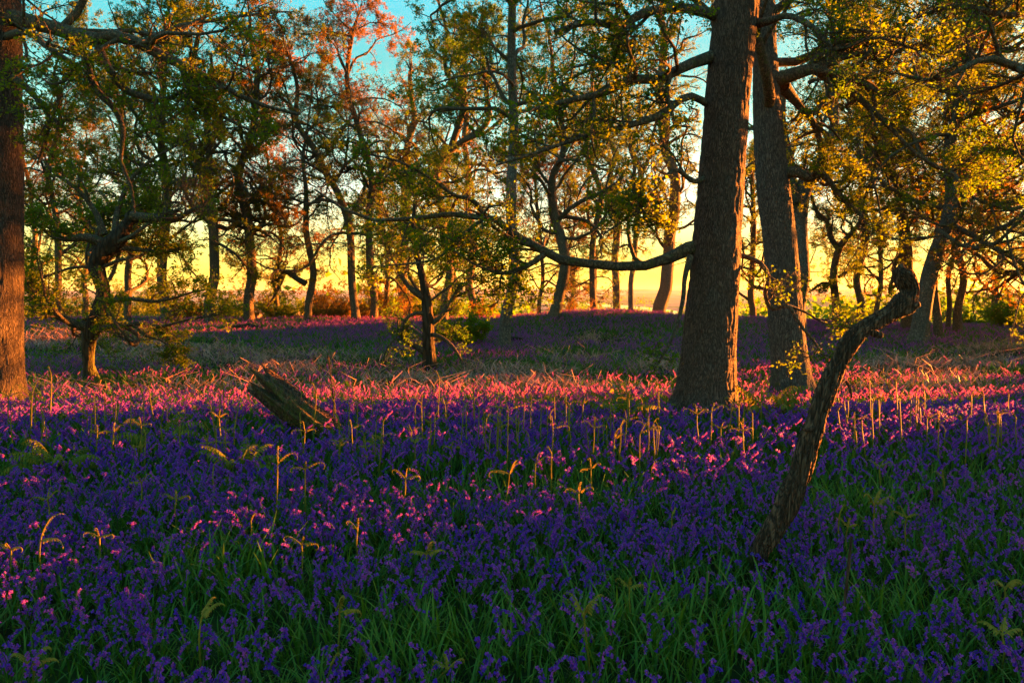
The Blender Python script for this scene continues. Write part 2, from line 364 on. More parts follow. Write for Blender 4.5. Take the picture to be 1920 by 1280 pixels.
def bark_tube(C, r, sides, detail, rng, moss_h=0.0, moss_amt=0.0, flare=0.5, lobes=5, lump=0.0):
    """trunk surface: root flare with lobes, lumps and, when detail > 0, fissured bark ridges"""
    V, Q = tubes(C[None], r[None], sides); n = len(C); V = V.reshape(n, sides, 3)
    h = (C[:, 2] - C[0, 2])[:, None]
    dirs = V - C[:, None]; d0 = nrm(dirs)
    th = np.arctan2(d0[..., 1], d0[..., 0]); ph = rng.uniform(0, 6.28)
    k = 1 + flare * np.exp(-np.maximum(h, 0) / 0.22) * (0.62 + 0.5 * np.sin(th * lobes + ph) * np.sin(th * 2 + 1.3 + ph)) + 0.16 * flare * np.exp(-np.maximum(h, 0) / 0.8)
    k = k + lump * (vn(V * [3.2, 3.2, 1.6] + ph * 9) - .5) * 2
    V = C[:, None] + dirs * k[..., None]
    if detail > 0:
        wq = V + 0.06 * (vn(V * 5)[..., None] - .5)
        a = np.abs(vn(wq * [26, 26, 5]) - .5) * 2; b2 = np.abs(vn(wq * [48, 48, 15] + 40) - .5) * 2
        dp = detail * (smooth(0.0, .5, a) * .8 + smooth(0, .5, b2) * .3 - .7)
        V = V + d0 * dp[..., None]
    ms = moss_amt * np.exp(-np.maximum(h, 0) / max(moss_h, .01)) * (0.75 + 0.35 * np.sin(th + 2.2 + ph)) if moss_amt else np.zeros_like(th)
    return V.reshape(-1, 3), Q, ms.ravel()

def tree(name, label, path, cat='tree', group=None, seed=1, H=14, limbs=(), nl=14, hmin=.3, L=4.5, kids=(7, 6, 4), lpt=5, leaf=.09,
         bark='bark', lmat='leaf', sides=16, detail=0, moss=(0, 0), flare=.5, lump=0.0, d=None, up=.35, drop=0.0, wig=.2, az=None, top_wig=.12, limb_r=.34, deps=None, world_path=None,
         lean=(0, 0), twig_len=.45, wob=0.0, snag=False, bare={}, inner=.18):
    rng = np.random.default_rng(seed)
    if world_path is None:
        g = G(path[0][0], path[0][1]); d = g[1] if d is None else d
        pts = []
        for i, q in enumerate(path):
            dd = d + (deps[i] if deps else 0); P_ = at(q[0], q[1], dd); pts.append((*P_, q[2] * dd / F / 2))
        pts = np.array(pts)
        base = np.array([pts[0, 0], d, float(gz(pts[0, 0], d))]); pts[0, :3] = base - [0, 0, .06]
    else:
        pts = np.array(world_path, float); base = pts[0, :3].copy(); base[2] = float(gz(base[0], base[1])); d = base[1]
    # continue upward to the tree's height
    if not snag and pts[-1, 2] - base[2] < H:
        q = pts[-1, :3].copy(); dr = nrm(pts[-1, :3] - pts[-2, :3]); r_ = pts[-1, 3]; n_up = max(2, int((H - (q[2] - base[2])) / 1.2)); add = []
        for i in range(n_up):
            dr = nrm(dr + rng.normal(0, top_wig, 3) + [lean[0] * .05, lean[1] * .05, .15]); q = q + dr * (H - (pts[-1, 2] - base[2])) / n_up / max(dr[2], .5)
            add.append((*q, r_ * (1 - .85 * (i + 1) / n_up)))
        pts = np.vstack([pts, add])
    elif not snag:
        q = pts[-1, :3].copy(); dr = nrm(pts[-1, :3] - pts[-2, :3])
        for f_ in (.6, .3, .1): dr = nrm(dr + rng.normal(0, .2, 3)); q = q + dr * 1.0; pts = np.vstack([pts, [*q, pts[-1, 3] * (f_ if f_ == .6 else .45)]])
    hgt = pts[-1, 2] - base[2]
    ns = int(max(24, hgt / (.05 if detail else .3)))
    cr_ = catmull(pts, ns); C, r = cr_[:, :3], np.maximum(cr_[:, 3], .012)
    if wob:
        hh = C[:, 2] - base[2]; q_ = np.stack([hh * .42, hh * 0 + seed, hh * 0], -1)
        C = C + np.stack([vn(q_) - .5, vn(q_ + 50) - .5, hh * 0], -1) * (2 * wob * smooth(.3, 2.5, hh))[:, None]
    root = empty(name, base, label, cat, group)
    V, Q, ms = bark_tube(C, r, sides, detail, rng, moss[0], moss[1], flare, lump=lump)
    obj('trunk', mesh_np('trunk', V - base, Q, [M[bark]], ms, tint_dom='POINT'), root)
    # first-order limbs: drawn ones, then grown ones
    parts = {}; LP, LR, LL = [], [], []
    for lb in limbs:
        q = np.array([(*at(p_[0], p_[1], d + (p_[3] if len(p_) > 3 else 0)), p_[2] * d / F / 2) for p_ in lb])
        s_ = catmull(q, 15); LP.append(s_[:, :3]); LR.append(np.maximum(s_[:, 3], .006)); LL.append(np.linalg.norm(np.diff(s_[:, :3], axis=0), axis=1).sum())
    nd = len(LP)
    if nl:
        hs = np.linspace(hmin, .96, nl) + rng.uniform(-.02, .02, nl)
        zi = C[:, 2] - base[2]; ii = np.clip(np.searchsorted(zi, hs * hgt), 1, ns - 2)
        S = C[ii]; a0 = rng.uniform(0, 6.28) + np.arange(nl) * 2.4 + rng.normal(0, .35, nl)
        if az is not None: u_ = R(1) * rng.uniform(-12, az, nl); a0 = np.where(np.arange(nl) % 2, u_, math.pi - u_)
        el = up + rng.normal(0, .22, nl) + .5 * hs ** 2
        D = np.stack([np.cos(a0) * np.cos(el), np.sin(a0) * np.cos(el), np.sin(el)], -1)
        Ln = L * rng.uniform(.7, 1.25, nl) * (1 - .55 * np.clip((hs - .55) / .45, 0, 1))
        g1 = grow(S, D, Ln, 14, wig, np.array([0, 0, .05 - drop]), rng)
        rr = np.clip(r[ii] * limb_r * rng.uniform(.8, 1.3, nl), .025, .16)
        LP += list(g1); LR += list(rad(rr, rr * .2, 15)); LL += list(Ln)
    if not LP: return root
    P1 = np.array(LP); R1 = np.array(LR); L1 = np.array(LL); id1 = np.arange(len(P1))
    s2 = sprout(P1, R1, L1, id1, kids[0], inner, 1, .50, rng, rf=.66)
    if bare:
        kv = np.array([bare.get(i, 1.0) for i in range(len(P1))])[s2[4]]; kp = rng.uniform(0, 1, len(kv)) < kv; s2 = tuple(v[kp] for v in s2)
        s2[2][np.isin(s2[4], list(bare))] *= .65
    P2 = grow(s2[0], s2[1], s2[2], 8, wig * 1.05, np.array([0, 0, .04 - drop]), rng); R2 = rad(np.maximum(s2[3], .009), np.maximum(s2[3] * .25, .004), 9)
    s3 = sprout(P2, R2, s2[2], s2[4], kids[1], .15, 1, .45, rng)
    P3 = grow(s3[0], s3[1], np.maximum(s3[2], .25), 5, wig, np.array([0, 0, .02 - drop]), rng); R3 = rad(np.maximum(s3[3], .0055), np.maximum(s3[3] * .3, .003), 6)
    s4 = sprout(P3, R3, np.maximum(s3[2], .25), s3[4], kids[2], .2, 1, twig_len, rng, upb=.25)
    P4 = grow(s4[0], s4[1], np.clip(s4[2], .10, .45), 2, wig, np.array([0, 0, .02 - drop]), rng); R4 = rad(np.full(len(P4), .0042), np.full(len(P4), .0022), 3)
    for i in range(len(P1)):
        mb = MB()
        V, Q = tubes(P1[i:i + 1], R1[i:i + 1], 8 if d < 22 else 6); mb.add(V, Q, .33)
        k2 = s2[4] == i; V, Q = tubes(P2[k2], R2[k2], 5); mb.add(V, Q, .33)
        k3 = s3[4] == i; V, Q = tubes(P3[k3], R3[k3], 4 if d < 22 else 3); mb.add(V, Q, .33)
        k4 = s4[4] == i; V, Q = tubes(P4[k4], R4[k4], 3); mb.add(V, Q, .33)
        me = mb.mesh('limb', [M['limb_bark']]); me.transform(__import__('mathutils').Matrix.Translation(-Vector(base))); obj('limb', me, root)
    if lpt:
        ix = np.repeat(np.arange(len(P4)), lpt); t = rng.uniform(.25, 1.0, len(ix))[:, None]
        c = P4[ix, 1] * (1 - t) + P4[ix, 2] * t + rng.normal(0, .025, (len(ix), 3))
        keep = vn(c * .55 + seed) + rng.normal(0, .08, len(c)) > .36       # gaps between the leafy sprays
        c = c[keep]
        V, Q = leaf_quads(c, leaf, rng)
        tint = np.clip(vn(c * .8 + seed * 3) * .8 + rng.uniform(-.25, .45, len(c)), 0, 1)
        obj('foliage', mesh_np('foliage', V - base, Q, [M[lmat]], tint, smooth_sh=False), root)
    return root


# ------------------------------------------------------------------ trees
EDGE = 'oaks along the far edge of the wood'
tree('oak_tree', 'large oak with thick fissured trunk and a long low limb, rising from the lit bluebells',
     [(1318, 785, 101), (1326, 700, 97), (1333, 600, 94), (1341, 500, 89), (1347, 400, 85), (1357, 270, 82), (1370, 120, 80), (1384, -20, 78), (1396, -160, 72)],
     seed=11, H=13, sides=230, detail=.015, moss=(.5, .62), flare=.95, lump=.03, bark='oak_bark', nl=16, hmin=.48, L=4.8, kids=(11, 9, 5), lpt=5, leaf=.045, limb_r=.34, bare={0: .7, 2: .55, 3: .6, 4: .1, 5: .35, 6: .4},
     limbs=[[(1318, 462, 30), (1285, 468, 26), (1240, 490, 20), (1185, 501, 18), (1120, 495, 17), (1060, 490, 17), (1012, 466, 16, .1), (965, 440, 15, .2), (908, 403, 13, .3), (800, 405, 9, .5), (725, 416, 8, .7), (655, 398, 6, .9), (590, 355, 4, 1.1)],
            [(1020, 478, 12), (985, 500, 10, -.1), (945, 512, 8, -.2), (900, 500, 5, -.3), (850, 470, 3, -.4)],
            [(910, 404, 11, .3), (885, 375, 9, .2), (850, 365, 7, .1), (800, 330, 5, 0), (740, 300, 4, -.2), (690, 290, 3, -.3)],
            [(910, 408, 8, .3), (880, 430, 7, .2), (840, 470, 5, .1), (800, 490, 4, 0), (700, 500, 2.5, 0)],
            [(1295, 480, 13, -.2), (1284, 520, 9, -.3), (1280, 565, 8, -.35), (1266, 620, 7, -.4), (1245, 662, 5, -.4), (1226, 694, 3, -.4)],
            [(1385, 478, 10, .2), (1422, 490, 9, .1), (1441, 518, 9, 0), (1434, 555, 8, 0), (1450, 580, 8, 0), (1478, 572, 7, -.1), (1498, 606, 6, -.1), (1528, 642, 5, -.1), (1560, 690, 3, -.1)],
            [(1475, 572, 6, 0), (1510, 585, 5, .1), (1545, 605, 4, .2), (1590, 612, 3, .3), (1640, 590, 2, .4)],
            [(1340, 105, 24), (1290, 122, 19, -.3), (1235, 148, 16, -.6), (1180, 150, 16, -.9), (1130, 175, 12, -1.1), (1060, 190, 8, -1.3), (980, 210, 5, -1.5)],
            [(1345, 30, 22), (1280, 15, 18, -.4), (1215, 22, 15, -.8), (1160, 48, 14, -1.0), (1105, 42, 10, -1.3), (1040, 60, 7, -1.5)],
            [(1335, 200, 15), (1290, 180, 13, -.3), (1240, 215, 14, -.6), (1180, 235, 10, -.8), (1100, 255, 7, -1), (1010, 285, 5, -1.2), (930, 310, 3, -1.3)],
            [(1420, 45, 18), (1448, 38, 14, -.3), (1480, 30, 11, -.5), (1530, 55, 9, -.8), (1570, 95, 7, -1), (1640, 70, 5, -1.2), (1720, 95, 3, -1.4)],
            [(1330, 330, 12), (1300, 340, 9, -.3), (1260, 320, 7, -.5), (1200, 390, 4, -.7), (1130, 440, 3, -.9)]])

tree('oak_tree', 'thick oak standing just behind the large oak, its mossy base among bluebells',
     [(1490, 752, 74), (1482, 690, 66), (1475, 620, 63), (1469, 540, 62), (1462, 450, 60), (1452, 370, 60), (1444, 290, 56), (1438, 200, 50), (1434, 100, 44), (1430, -20, 40)],
     seed=12, H=14, sides=170, detail=.012, moss=(.7, .7), bark='grey_oak', flare=.75, nl=16, hmin=.36, L=5, kids=(11, 9, 5), lpt=6, leaf=.048, limb_r=.36,
     limbs=[[(1440, 155, 28), (1480, 142, 26, -.2), (1525, 128, 21, -.3), (1560, 118, 20, -.3), (1600, 88, 14, -.3), (1660, 72, 9, -.4), (1730, 95, 6, -.5), (1800, 130, 4, -.6)],
            [(1530, 128, 22, -.3), (1560, 150, 20, -.3), (1600, 175, 14, -.5), (1660, 230, 9, -.7), (1720, 290, 6, -1), (1790, 330, 4, -1.2)],
            [(1460, 330, 26), (1490, 322, 20, -.2), (1520, 333, 18, -.3), (1540, 325, 14, -.3), (1570, 360, 10, -.3), (1610, 400, 7, -.3), (1660, 430, 4, -.3)],
            [(1470, 165, 26), (1500, 200, 14, .2), (1530, 240, 12, .3), (1545, 300, 9, .3), (1560, 340, 5, .3)]])

tree('oak_tree', 'broad oak trunk with a dark mossy base, cut by the edge of the photo',
     [(-8, 772, 92), (-8, 700, 90), (-8, 600, 90), (-8, 450, 90), (-8, 300, 90), (-9, 150, 88), (-10, 0, 84), (-10, -160, 78)],
     seed=13, H=13, sides=200, detail=.014, moss=(1.1, 1.0), bark='dark_oak', flare=.4, nl=14, hmin=.5, L=4.8, kids=(10, 9, 5), lpt=6, leaf=.045, limb_r=.32, lump=.04, bare={1: .2, 2: .25, 4: .5},
     limbs=[[(10, 30, 30), (70, 45, 26, -.4), (120, 58, 24, -.6), (170, 74, 22, -.8), (225, 68, 20, -1), (285, 95, 17, -1.1), (340, 122, 14, -1.2), (400, 150, 10, -1.3), (470, 190, 7, -1.4), (560, 215, 4, -1.5)],
            [(150, 68, 14, -.7), (162, 120, 13, -.8), (182, 170, 12, -.9), (212, 200, 11, -.9), (232, 245, 8, -1), (226, 300, 7, -1), (246, 350, 6, -1), (252, 400, 4, -1)],
            [(180, 78, 14, -.8), (205, 130, 13, -.9), (232, 166, 12, -1), (270, 182, 11, -1.1), (312, 186, 8, -1.2), (346, 168, 5, -1.3)],
            [(340, 122, 12, -1.2), (360, 180, 8, -1.2), (410, 215, 6, -1.3), (470, 245, 4, -1.4)],
            [(15, 140, 16), (50, 165, 12, -.3), (90, 215, 8, -.5), (85, 260, 6, -.5), (70, 310, 4, -.5)],
            [(10, 70, 16), (50, 60, 12, -1.2), (90, 90, 8, -1.6), (140, 120, 5, -1.9)]])

tree('gnarled_oak', 'small gnarled oak with twisted mossy stem, a broken pale stub and low leafy sprays',
     [(174, 722, 30), (166, 680, 25), (168, 635, 25), (186, 590, 30), (194, 545, 25), (182, 500, 30), (196, 468, 36), (224, 444, 30), (246, 405, 16)],
     seed=14, snag=True, sides=40, detail=.018, moss=(3, .62), bark='mossy_bark', flare=.25, lump=.26, nl=13, hmin=.3, L=3.4, kids=(9, 7, 5), lpt=6, leaf=.055, lmat='leaf', up=.08, inner=.35, az=50, limb_r=.28, wig=.24,
     limbs=[[(246, 405, 20), (268, 408, 18), (300, 409, 15), (330, 411, 11), (356, 396, 8), (378, 386, 6), (395, 372, 3)],
            [(166, 614, 20), (130, 602, 15, -.2), (96, 585, 11, -.3), (62, 556, 7, -.4), (40, 530, 4, -.5)],
            [(186, 616, 14), (225, 612, 10, -.2), (262, 606, 8, -.3), (300, 612, 6, -.4), (350, 600, 4, -.5), (410, 590, 3, -.6)],
            [(250, 608, 7, -.3), (275, 630, 5, -.3), (305, 640, 3, -.3), (330, 668, 2, -.3)],
            [(190, 455, 22), (160, 445, 15, -.2), (120, 448, 10, -.4), (80, 430, 6, -.5), (50, 400, 4, -.6)],
            [(215, 462, 14), (260, 468, 9, .2), (310, 472, 7, .3), (345, 464, 5, .3)],
            [(192, 568, 12), (240, 560, 8, 0), (300, 565, 6, 0), (360, 548, 4, 0), (400, 540, 3, 0)],
            [(195, 440, 16), (180, 400, 11, 0), (150, 360, 8, 0), (110, 330, 5, 0), (80, 300, 3, 0)],
            [(215, 440, 14), (222, 390, 10, .3), (250, 330, 7, .4), (300, 290, 5, .5), (360, 260, 3, .6)]])

tree('small_oak', 'small round-headed oak with a short forked stem and fresh green leaves, alone in the hollow',
     [(806, 704, 29), (804, 660, 23), (803, 620, 23), (800, 570, 19), (792, 520, 14), (780, 470, 10), (776, 410, 8), (780, 370, 5)],
     seed=15, snag=True, sides=36, detail=.012, moss=(2.5, .6), bark='mossy_bark', flare=.5, lump=.12, nl=19, hmin=.18, L=2.2, kids=(7, 6, 5), lpt=4, leaf=.055, lmat='leaf_green', up=.35, limb_r=.32, az=75, inner=.3,
     limbs=[[(800, 662, 14), (780, 650, 10, -.1), (762, 640, 8, -.2), (748, 625, 5, -.2), (746, 600, 3, -.2)],
            [(800, 560, 16), (775, 545, 11, 0), (755, 520, 8, .1), (735, 480, 5, .2), (720, 430, 3, .2)],
            [(806, 610, 12), (830, 590, 9, 0), (850, 555, 6, .1), (868, 530, 4, .1)]])

bgk = dict(cat='tree', sides=18, kids=(9, 8, 5), limb_r=.46, wig=.27, leaf=.056)
def bg(label, path, seed, **k):
    a = dict(bgk); a.update(k); a['nl'] = int(a.get('nl', 12) * 2.3); a['lpt'] = int(a.get('lpt', 4) * 2.1) + 1; a['L'] = a.get('L', 4) * 1.35; a['hmin'] = a.get('hmin', .3) * .92; a.setdefault('group', EDGE); a['wob'] = .34; path = [(q[0], q[1], q[2] * .8) for q in path]
    return tree(a.pop('name', 'oak_tree'), label, path, seed=seed, **a)

bg('tall straight pale-barked tree with a bare lower trunk between the small oak and the mound', [(946, 662, 30), (947, 600, 27), (949, 500, 25), (950, 400, 24), (951, 250, 22), (952, 100, 20), (953, -40, 17)], 21,
   name='pale_tree', bark='pale_bark', nl=10, hmin=.42, L=3.6, H=17, lpt=5, flare=.3)
bg('leaning oak with a mossy foot at the near edge of the mound', [(1036, 603, 30), (1048, 560, 26), (1056, 500, 25), (1054, 440, 24), (1044, 380, 22), (1040, 330, 17), (1058, 285, 14), (1055, 220, 12)], 22, moss=(.8, .8), nl=11, hmin=.25, L=4, H=15, lpt=4)
bg('thin leaf-clad sapling beside the leaning oak on the mound', [(1078, 584, 11), (1074, 540, 9), (1070, 480, 8), (1075, 420, 6)], 23, name='sapling', nl=10, hmin=.2, L=1.8, H=6.5, lpt=5, lmat='leaf_bronze', sides=10)
bg('slender S-curved oak on the crest of the mound with few leaves', [(1151, 584, 19), (1151, 500, 17), (1154, 420, 16), (1150, 370, 13), (1140, 330, 12), (1152, 290, 12), (1134, 250, 10), (1130, 210, 8)], 24, nl=10, hmin=.34, L=3.6, H=13, lpt=3,
   limbs=[[(1153, 395, 10), (1175, 370, 9), (1190, 320, 8), (1186, 270, 7), (1200, 220, 5), (1195, 170, 3)]])
bg('slim straight tree with pale grey bark on the crest of the mound', [(1190, 584, 14), (1190, 500, 12), (1192, 400, 12), (1196, 330, 10), (1182, 260, 9), (1180, 190, 8)], 25, name='pale_tree', bark='pale_bark', nl=9, hmin=.4, L=3.2, H=14, lpt=3,
   limbs=[[(1195, 345, 8), (1215, 300, 7), (1225, 250, 6), (1240, 200, 4)]])
bg('stout oak with a kinked trunk at the end of the mound, beside the large oak', [(1238, 587, 34), (1243, 540, 30), (1250, 470, 28), (1264, 400, 27), (1262, 340, 24), (1246, 270, 22), (1240, 180, 20), (1240, 60, 16)], 26, nl=15, hmin=.28, L=4.8, H=16, lpt=6)
bg('dark ivy-clad tree trunk behind the small oak in the hollow', [(762, 600, 26), (760, 500, 25), (757, 400, 24), (762, 320, 18), (772, 250, 14), (770, 150, 10)], 27, nl=11, hmin=.3, L=4.2, H=15, lpt=5, moss=(6, .6))
bg('slim tree with a leafy trunk between the small oak and the pale straight tree', [(886, 596, 20), (884, 520, 18), (880, 440, 17), (880, 340, 15), (870, 240, 13), (878, 150, 10)], 28, nl=11, hmin=.25, L=3.8, H=15, lpt=5, moss=(6, .6))
bg('oak with straight lower stem, bending far over above it, near the thin elbowed trunk', [(668, 606, 20), (664, 540, 18), (658, 440, 17), (640, 370, 16), (612, 320, 15), (592, 275, 14), (560, 225, 11), (545, 160, 9)], 29, nl=12, hmin=.3, L=4.4, H=15, lpt=4)
bg('thin upright trunk with one elbow-shaped low branch and sunlit edge', [(578, 605, 17), (576, 540, 16), (575, 470, 15), (575, 410, 13), (578, 350, 10), (570, 290, 8)], 30, nl=9, hmin=.42, L=3.2, H=12, lpt=4,
   limbs=[[(574, 532, 13), (556, 522, 11), (536, 510, 10), (526, 530, 8), (515, 555, 5), (500, 575, 3)]])
bg('tall oak wrapped in orange young leaves up its whole trunk', [(467, 608, 24), (465, 520, 22), (464, 440, 21), (458, 350, 19), (462, 270, 17), (472, 180, 14), (476, 80, 11)], 31, lmat='leaf_bronze', nl=16, hmin=.2, L=3.4, H=16, lpt=5, name='oak_tree')
bg('forking oak with the heavier trunk of the pair behind the gnarled oak', [(394, 612, 25), (392, 540, 23), (389, 430, 22), (382, 370, 22), (368, 325, 19), (352, 270, 16), (348, 190, 14), (360, 90, 11)], 32, nl=14, hmin=.25, L=4.4, H=16, lpt=5,
   limbs=[[(380, 350, 14), (392, 300, 12), (388, 240, 10), (400, 170, 7), (395, 100, 5)]])
bg('oak with a slightly swaying trunk, nearest behind the gnarled oak\'s broken stub', [(314, 612, 24), (306, 520, 22), (312, 420, 21), (310, 340, 20), (300, 270, 17), (306, 190, 14), (315, 90, 11)], 33, nl=13, hmin=.25, L=4.2, H=15, lpt=5)
bg('slim oak half hidden by the gnarled oak\'s leaves', [(238, 606, 16), (240, 500, 15), (246, 400, 13), (238, 300, 11), (230, 180, 9)], 34, nl=11, hmin=.25, L=3.8, H=14, lpt=5)
bg('bronze-leaved oak close to the broad trunk, over the sunny lawn', [(106, 612, 17), (108, 520, 15), (104, 420, 14), (98, 320, 12), (110, 200, 9)], 35, nl=12, hmin=.26, L=3.8, H=14, lpt=5, lmat='leaf')
bg('pale forked tree whose trunk rises behind the thick oak and splits into two heavy arms', [(1496, 640, 40), (1494, 540, 37), (1492, 450, 36), (1493, 390, 40), (1506, 350, 40), (1535, 318, 30), (1562, 275, 24), (1576, 230, 20), (1580, 160, 15)], 36, name='pale_tree', bark='pale_bark', d=30, nl=9, hmin=.55, L=4.4, H=15, lpt=4,
   limbs=[[(1492, 380, 26), (1482, 340, 24), (1476, 290, 20), (1466, 230, 15), (1470, 150, 10)]])
bg('dark forked tree standing alone against the brightest sky', [(1569, 616, 20), (1569, 560, 18), (1570, 500, 17), (1574, 462, 16), (1588, 440, 11), (1606, 415, 9), (1612, 380, 7)], 37, nl=10, hmin=.42, L=3.2, H=10, lpt=3,
   limbs=[[(1573, 468, 11), (1558, 445, 10), (1550, 415, 9), (1530, 395, 7), (1520, 360, 4)], [(1590, 440, 9), (1630, 440, 7), (1660, 400, 5), (1680, 370, 3)], [(1571, 540, 7), (1545, 530, 5), (1520, 545, 3)], [(1572, 520, 7), (1600, 505, 5), (1640, 500, 3)]])
bg('grey oak leaning outward with a wide mossy foot, behind the tip of the dead branch', [(1717, 654, 48), (1727, 615, 40), (1740, 560, 37), (1752, 500, 35), (1764, 430, 32), (1775, 370, 29), (1792, 300, 26), (1812, 200, 22), (1816, 90, 19), (1812, -20, 16)], 38, bark='pale_bark', moss=(.6, .7), nl=13, hmin=.3, L=5, H=15, lpt=5)
bg('upright oak next to the leaning grey oak, seen above the dead branch', [(1704, 625, 34), (1705, 560, 30), (1706, 500, 28), (1703, 440, 27), (1694, 390, 24), (1680, 340, 18), (1650, 300, 14), (1640, 240, 11)], 39, nl=11, hmin=.3, L=4.2, H=13, lpt=4)
bg('straight slim trunk standing first of three beyond the leaning grey oak', [(1759, 636, 19), (1760, 560, 18), (1764, 480, 17), (1770, 400, 14), (1772, 300, 11)], 40, nl=11, hmin=.3, L=4, H=14, lpt=5)
bg('thinnest of the three straight trunks beyond the leaning grey oak', [(1778, 632, 12), (1778, 560, 11), (1780, 460, 10), (1790, 360, 8)], 41, nl=10, hmin=.32, L=3.6, H=13, lpt=5, d=37)
bg('straight trunk with a flared foot, last of the three beyond the leaning grey oak', [(1797, 630, 22), (1793, 560, 17), (1795, 480, 16), (1806, 380, 14), (1830, 280, 11)], 42, nl=11, hmin=.3, L=4, H=14, lpt=5)
bg('drooping oak at the photo\'s edge whose low golden sprays hang over the field', [(1985, 655, 44), (1980, 560, 40), (1970, 430, 36), (1962, 300, 32), (1955, 150, 26)], 43, nl=22, hmin=.2, L=5.4, H=14, lpt=8, drop=.05, up=.1, kids=(8, 7, 4), lmat='leaf_bronze')  # orange leaf colour stands in for low sunlight on these sprays
# farther trees down the slope, seen between the others
for k_, (px, py, w, lb, sd) in enumerate([(520, 600, 12, 'faint far oak between the leaf-wrapped oak and the thin elbowed trunk', 61), (720, 598, 13, 'faint far oak just beside the bending oak, behind the small oak\'s outer leaves', 62),
        (845, 592, 12, 'faint far oak behind the dark bush', 63), (1010, 588, 10, 'small far oak above the river, between the pale tree and the leaning oak', 64), (1108, 578, 10, 'small far oak over the mound, between the leaning oak and the S-curved oak', 65),
        (1410, 612, 16, 'far oak glimpsed in the gap between the two thickest trunks', 66), (1640, 606, 12, 'far small oak under the bright sky beside the dead branch', 67), (1862, 622, 15, 'far oak by the field beneath the hanging golden sprays', 68), (160, 600, 14, 'far oak over the sunny lawn behind the gnarled oak', 69), (60, 602, 14, 'far oak over the lawn beside the broad trunk', 70)]):
    dd = 46 + (k_ % 3) * 4
    bg(lb, [(px, 640, w), (px + 4, 480, w * .85), (px - 6, 330, w * .6)], sd, d=dd, nl=12, hmin=.18, L=3.8, H=13 - (k_ % 4), lpt=4, lmat='leaf_bronze' if k_ % 3 == 0 else 'leaf', group='oaks down the slope beyond the wood')

bg('tall oak with a thin russet crown rising behind the bending oak', [(700, 604, 18), (704, 520, 17), (698, 420, 16), (690, 320, 15), (668, 240, 13), (655, 150, 11), (668, 60, 8)], 71, nl=13, hmin=.42, L=4.2, H=16, lpt=4, lmat='leaf_bronze', d=41)
bg('oak with a forked upper trunk, standing between the ivy-clad trunk and the pale straight tree', [(832, 598, 20), (834, 500, 19), (830, 400, 18), (838, 300, 17), (905, 235, 13), (912, 180, 10)], 72, nl=12, hmin=.4, L=4.2, H=14, lpt=5, lmat='leaf_green', d=38,
   limbs=[[(836, 305, 14), (870, 200, 13), (858, 165, 10), (835, 130, 8), (838, 60, 6), (820, 0, 4)]])
bg('oak whose crown fills the gap right above the mound, behind the S-curved oak', [(1115, 590, 16), (1112, 500, 15), (1120, 400, 13), (1108, 300, 12), (1112, 200, 10)], 73, nl=13, hmin=.45, L=4.2, H=16, lpt=4, d=44)
bg('oak behind the dark forked tree with a dense high crown', [(1612, 610, 17), (1615, 500, 16), (1608, 400, 15), (1622, 300, 13), (1630, 180, 11)], 74, nl=13, hmin=.5, L=4.4, H=16, lpt=5, d=42)
tree('oak_tree', 'oak beyond the photo\'s edge whose leafy boughs reach in over the leaning grey oak', [(2120, 800, 90), (2120, 600, 84), (2115, 300, 78), (2110, 0, 70)], seed=75, d=12.5, H=13, nl=10, hmin=.55, L=4.6, kids=(12, 9, 5), lpt=9, leaf=.040, bark='oak_bark', lmat='leaf_green',
     limbs=[[(2110, 120, 26), (2020, 90, 22, -.3), (1930, 130, 17, -.6), (1850, 110, 12, -.9), (1760, 150, 8, -1), (1690, 140, 5, -1)],
            [(2110, 260, 24), (2020, 240, 20, .3), (1940, 290, 15, .6), (1860, 280, 10, .9), (1790, 320, 6, 1.1)],
            [(2110, 20, 24), (2010, -20, 20, .2), (1900, 30, 14, .4), (1800, 10, 9, .5), (1700, 40, 5, .6)],
            ])
# trees that stand outside the picture on the sun's side and shade the wood
for k_, (x, y, H, hm) in enumerate([(31, 27, 15, .3), (42, 34, 15, .4), (25.5, 28, 13, .14), (21.5, 19.5, 15, .26), (36, 20, 16, .32), (52, 45, 16, .38), (60, 58, 16, .36), (47, 28, 16, .4), (70, 66, 16, .36)]):
    z_ = float(gz(x, y))
    tree('oak_tree', 'oak standing outside the photo on the sunset side', None, group='oaks outside the photo on the sunset side', seed=800 + k_, H=H, world_path=[(x, y, z_ - .05, .3), (x + .1, y, z_ + 4, .25), (x - .2, y + .2, z_ + 7, .2)],
         nl=18, hmin=hm, L=5.2 if hm > .2 else 3.6, kids=(8, 6, 4) if hm > .2 else (11, 8, 5), lpt=6 if hm > .2 else 8, leaf=.11, lmat='leaf_green')

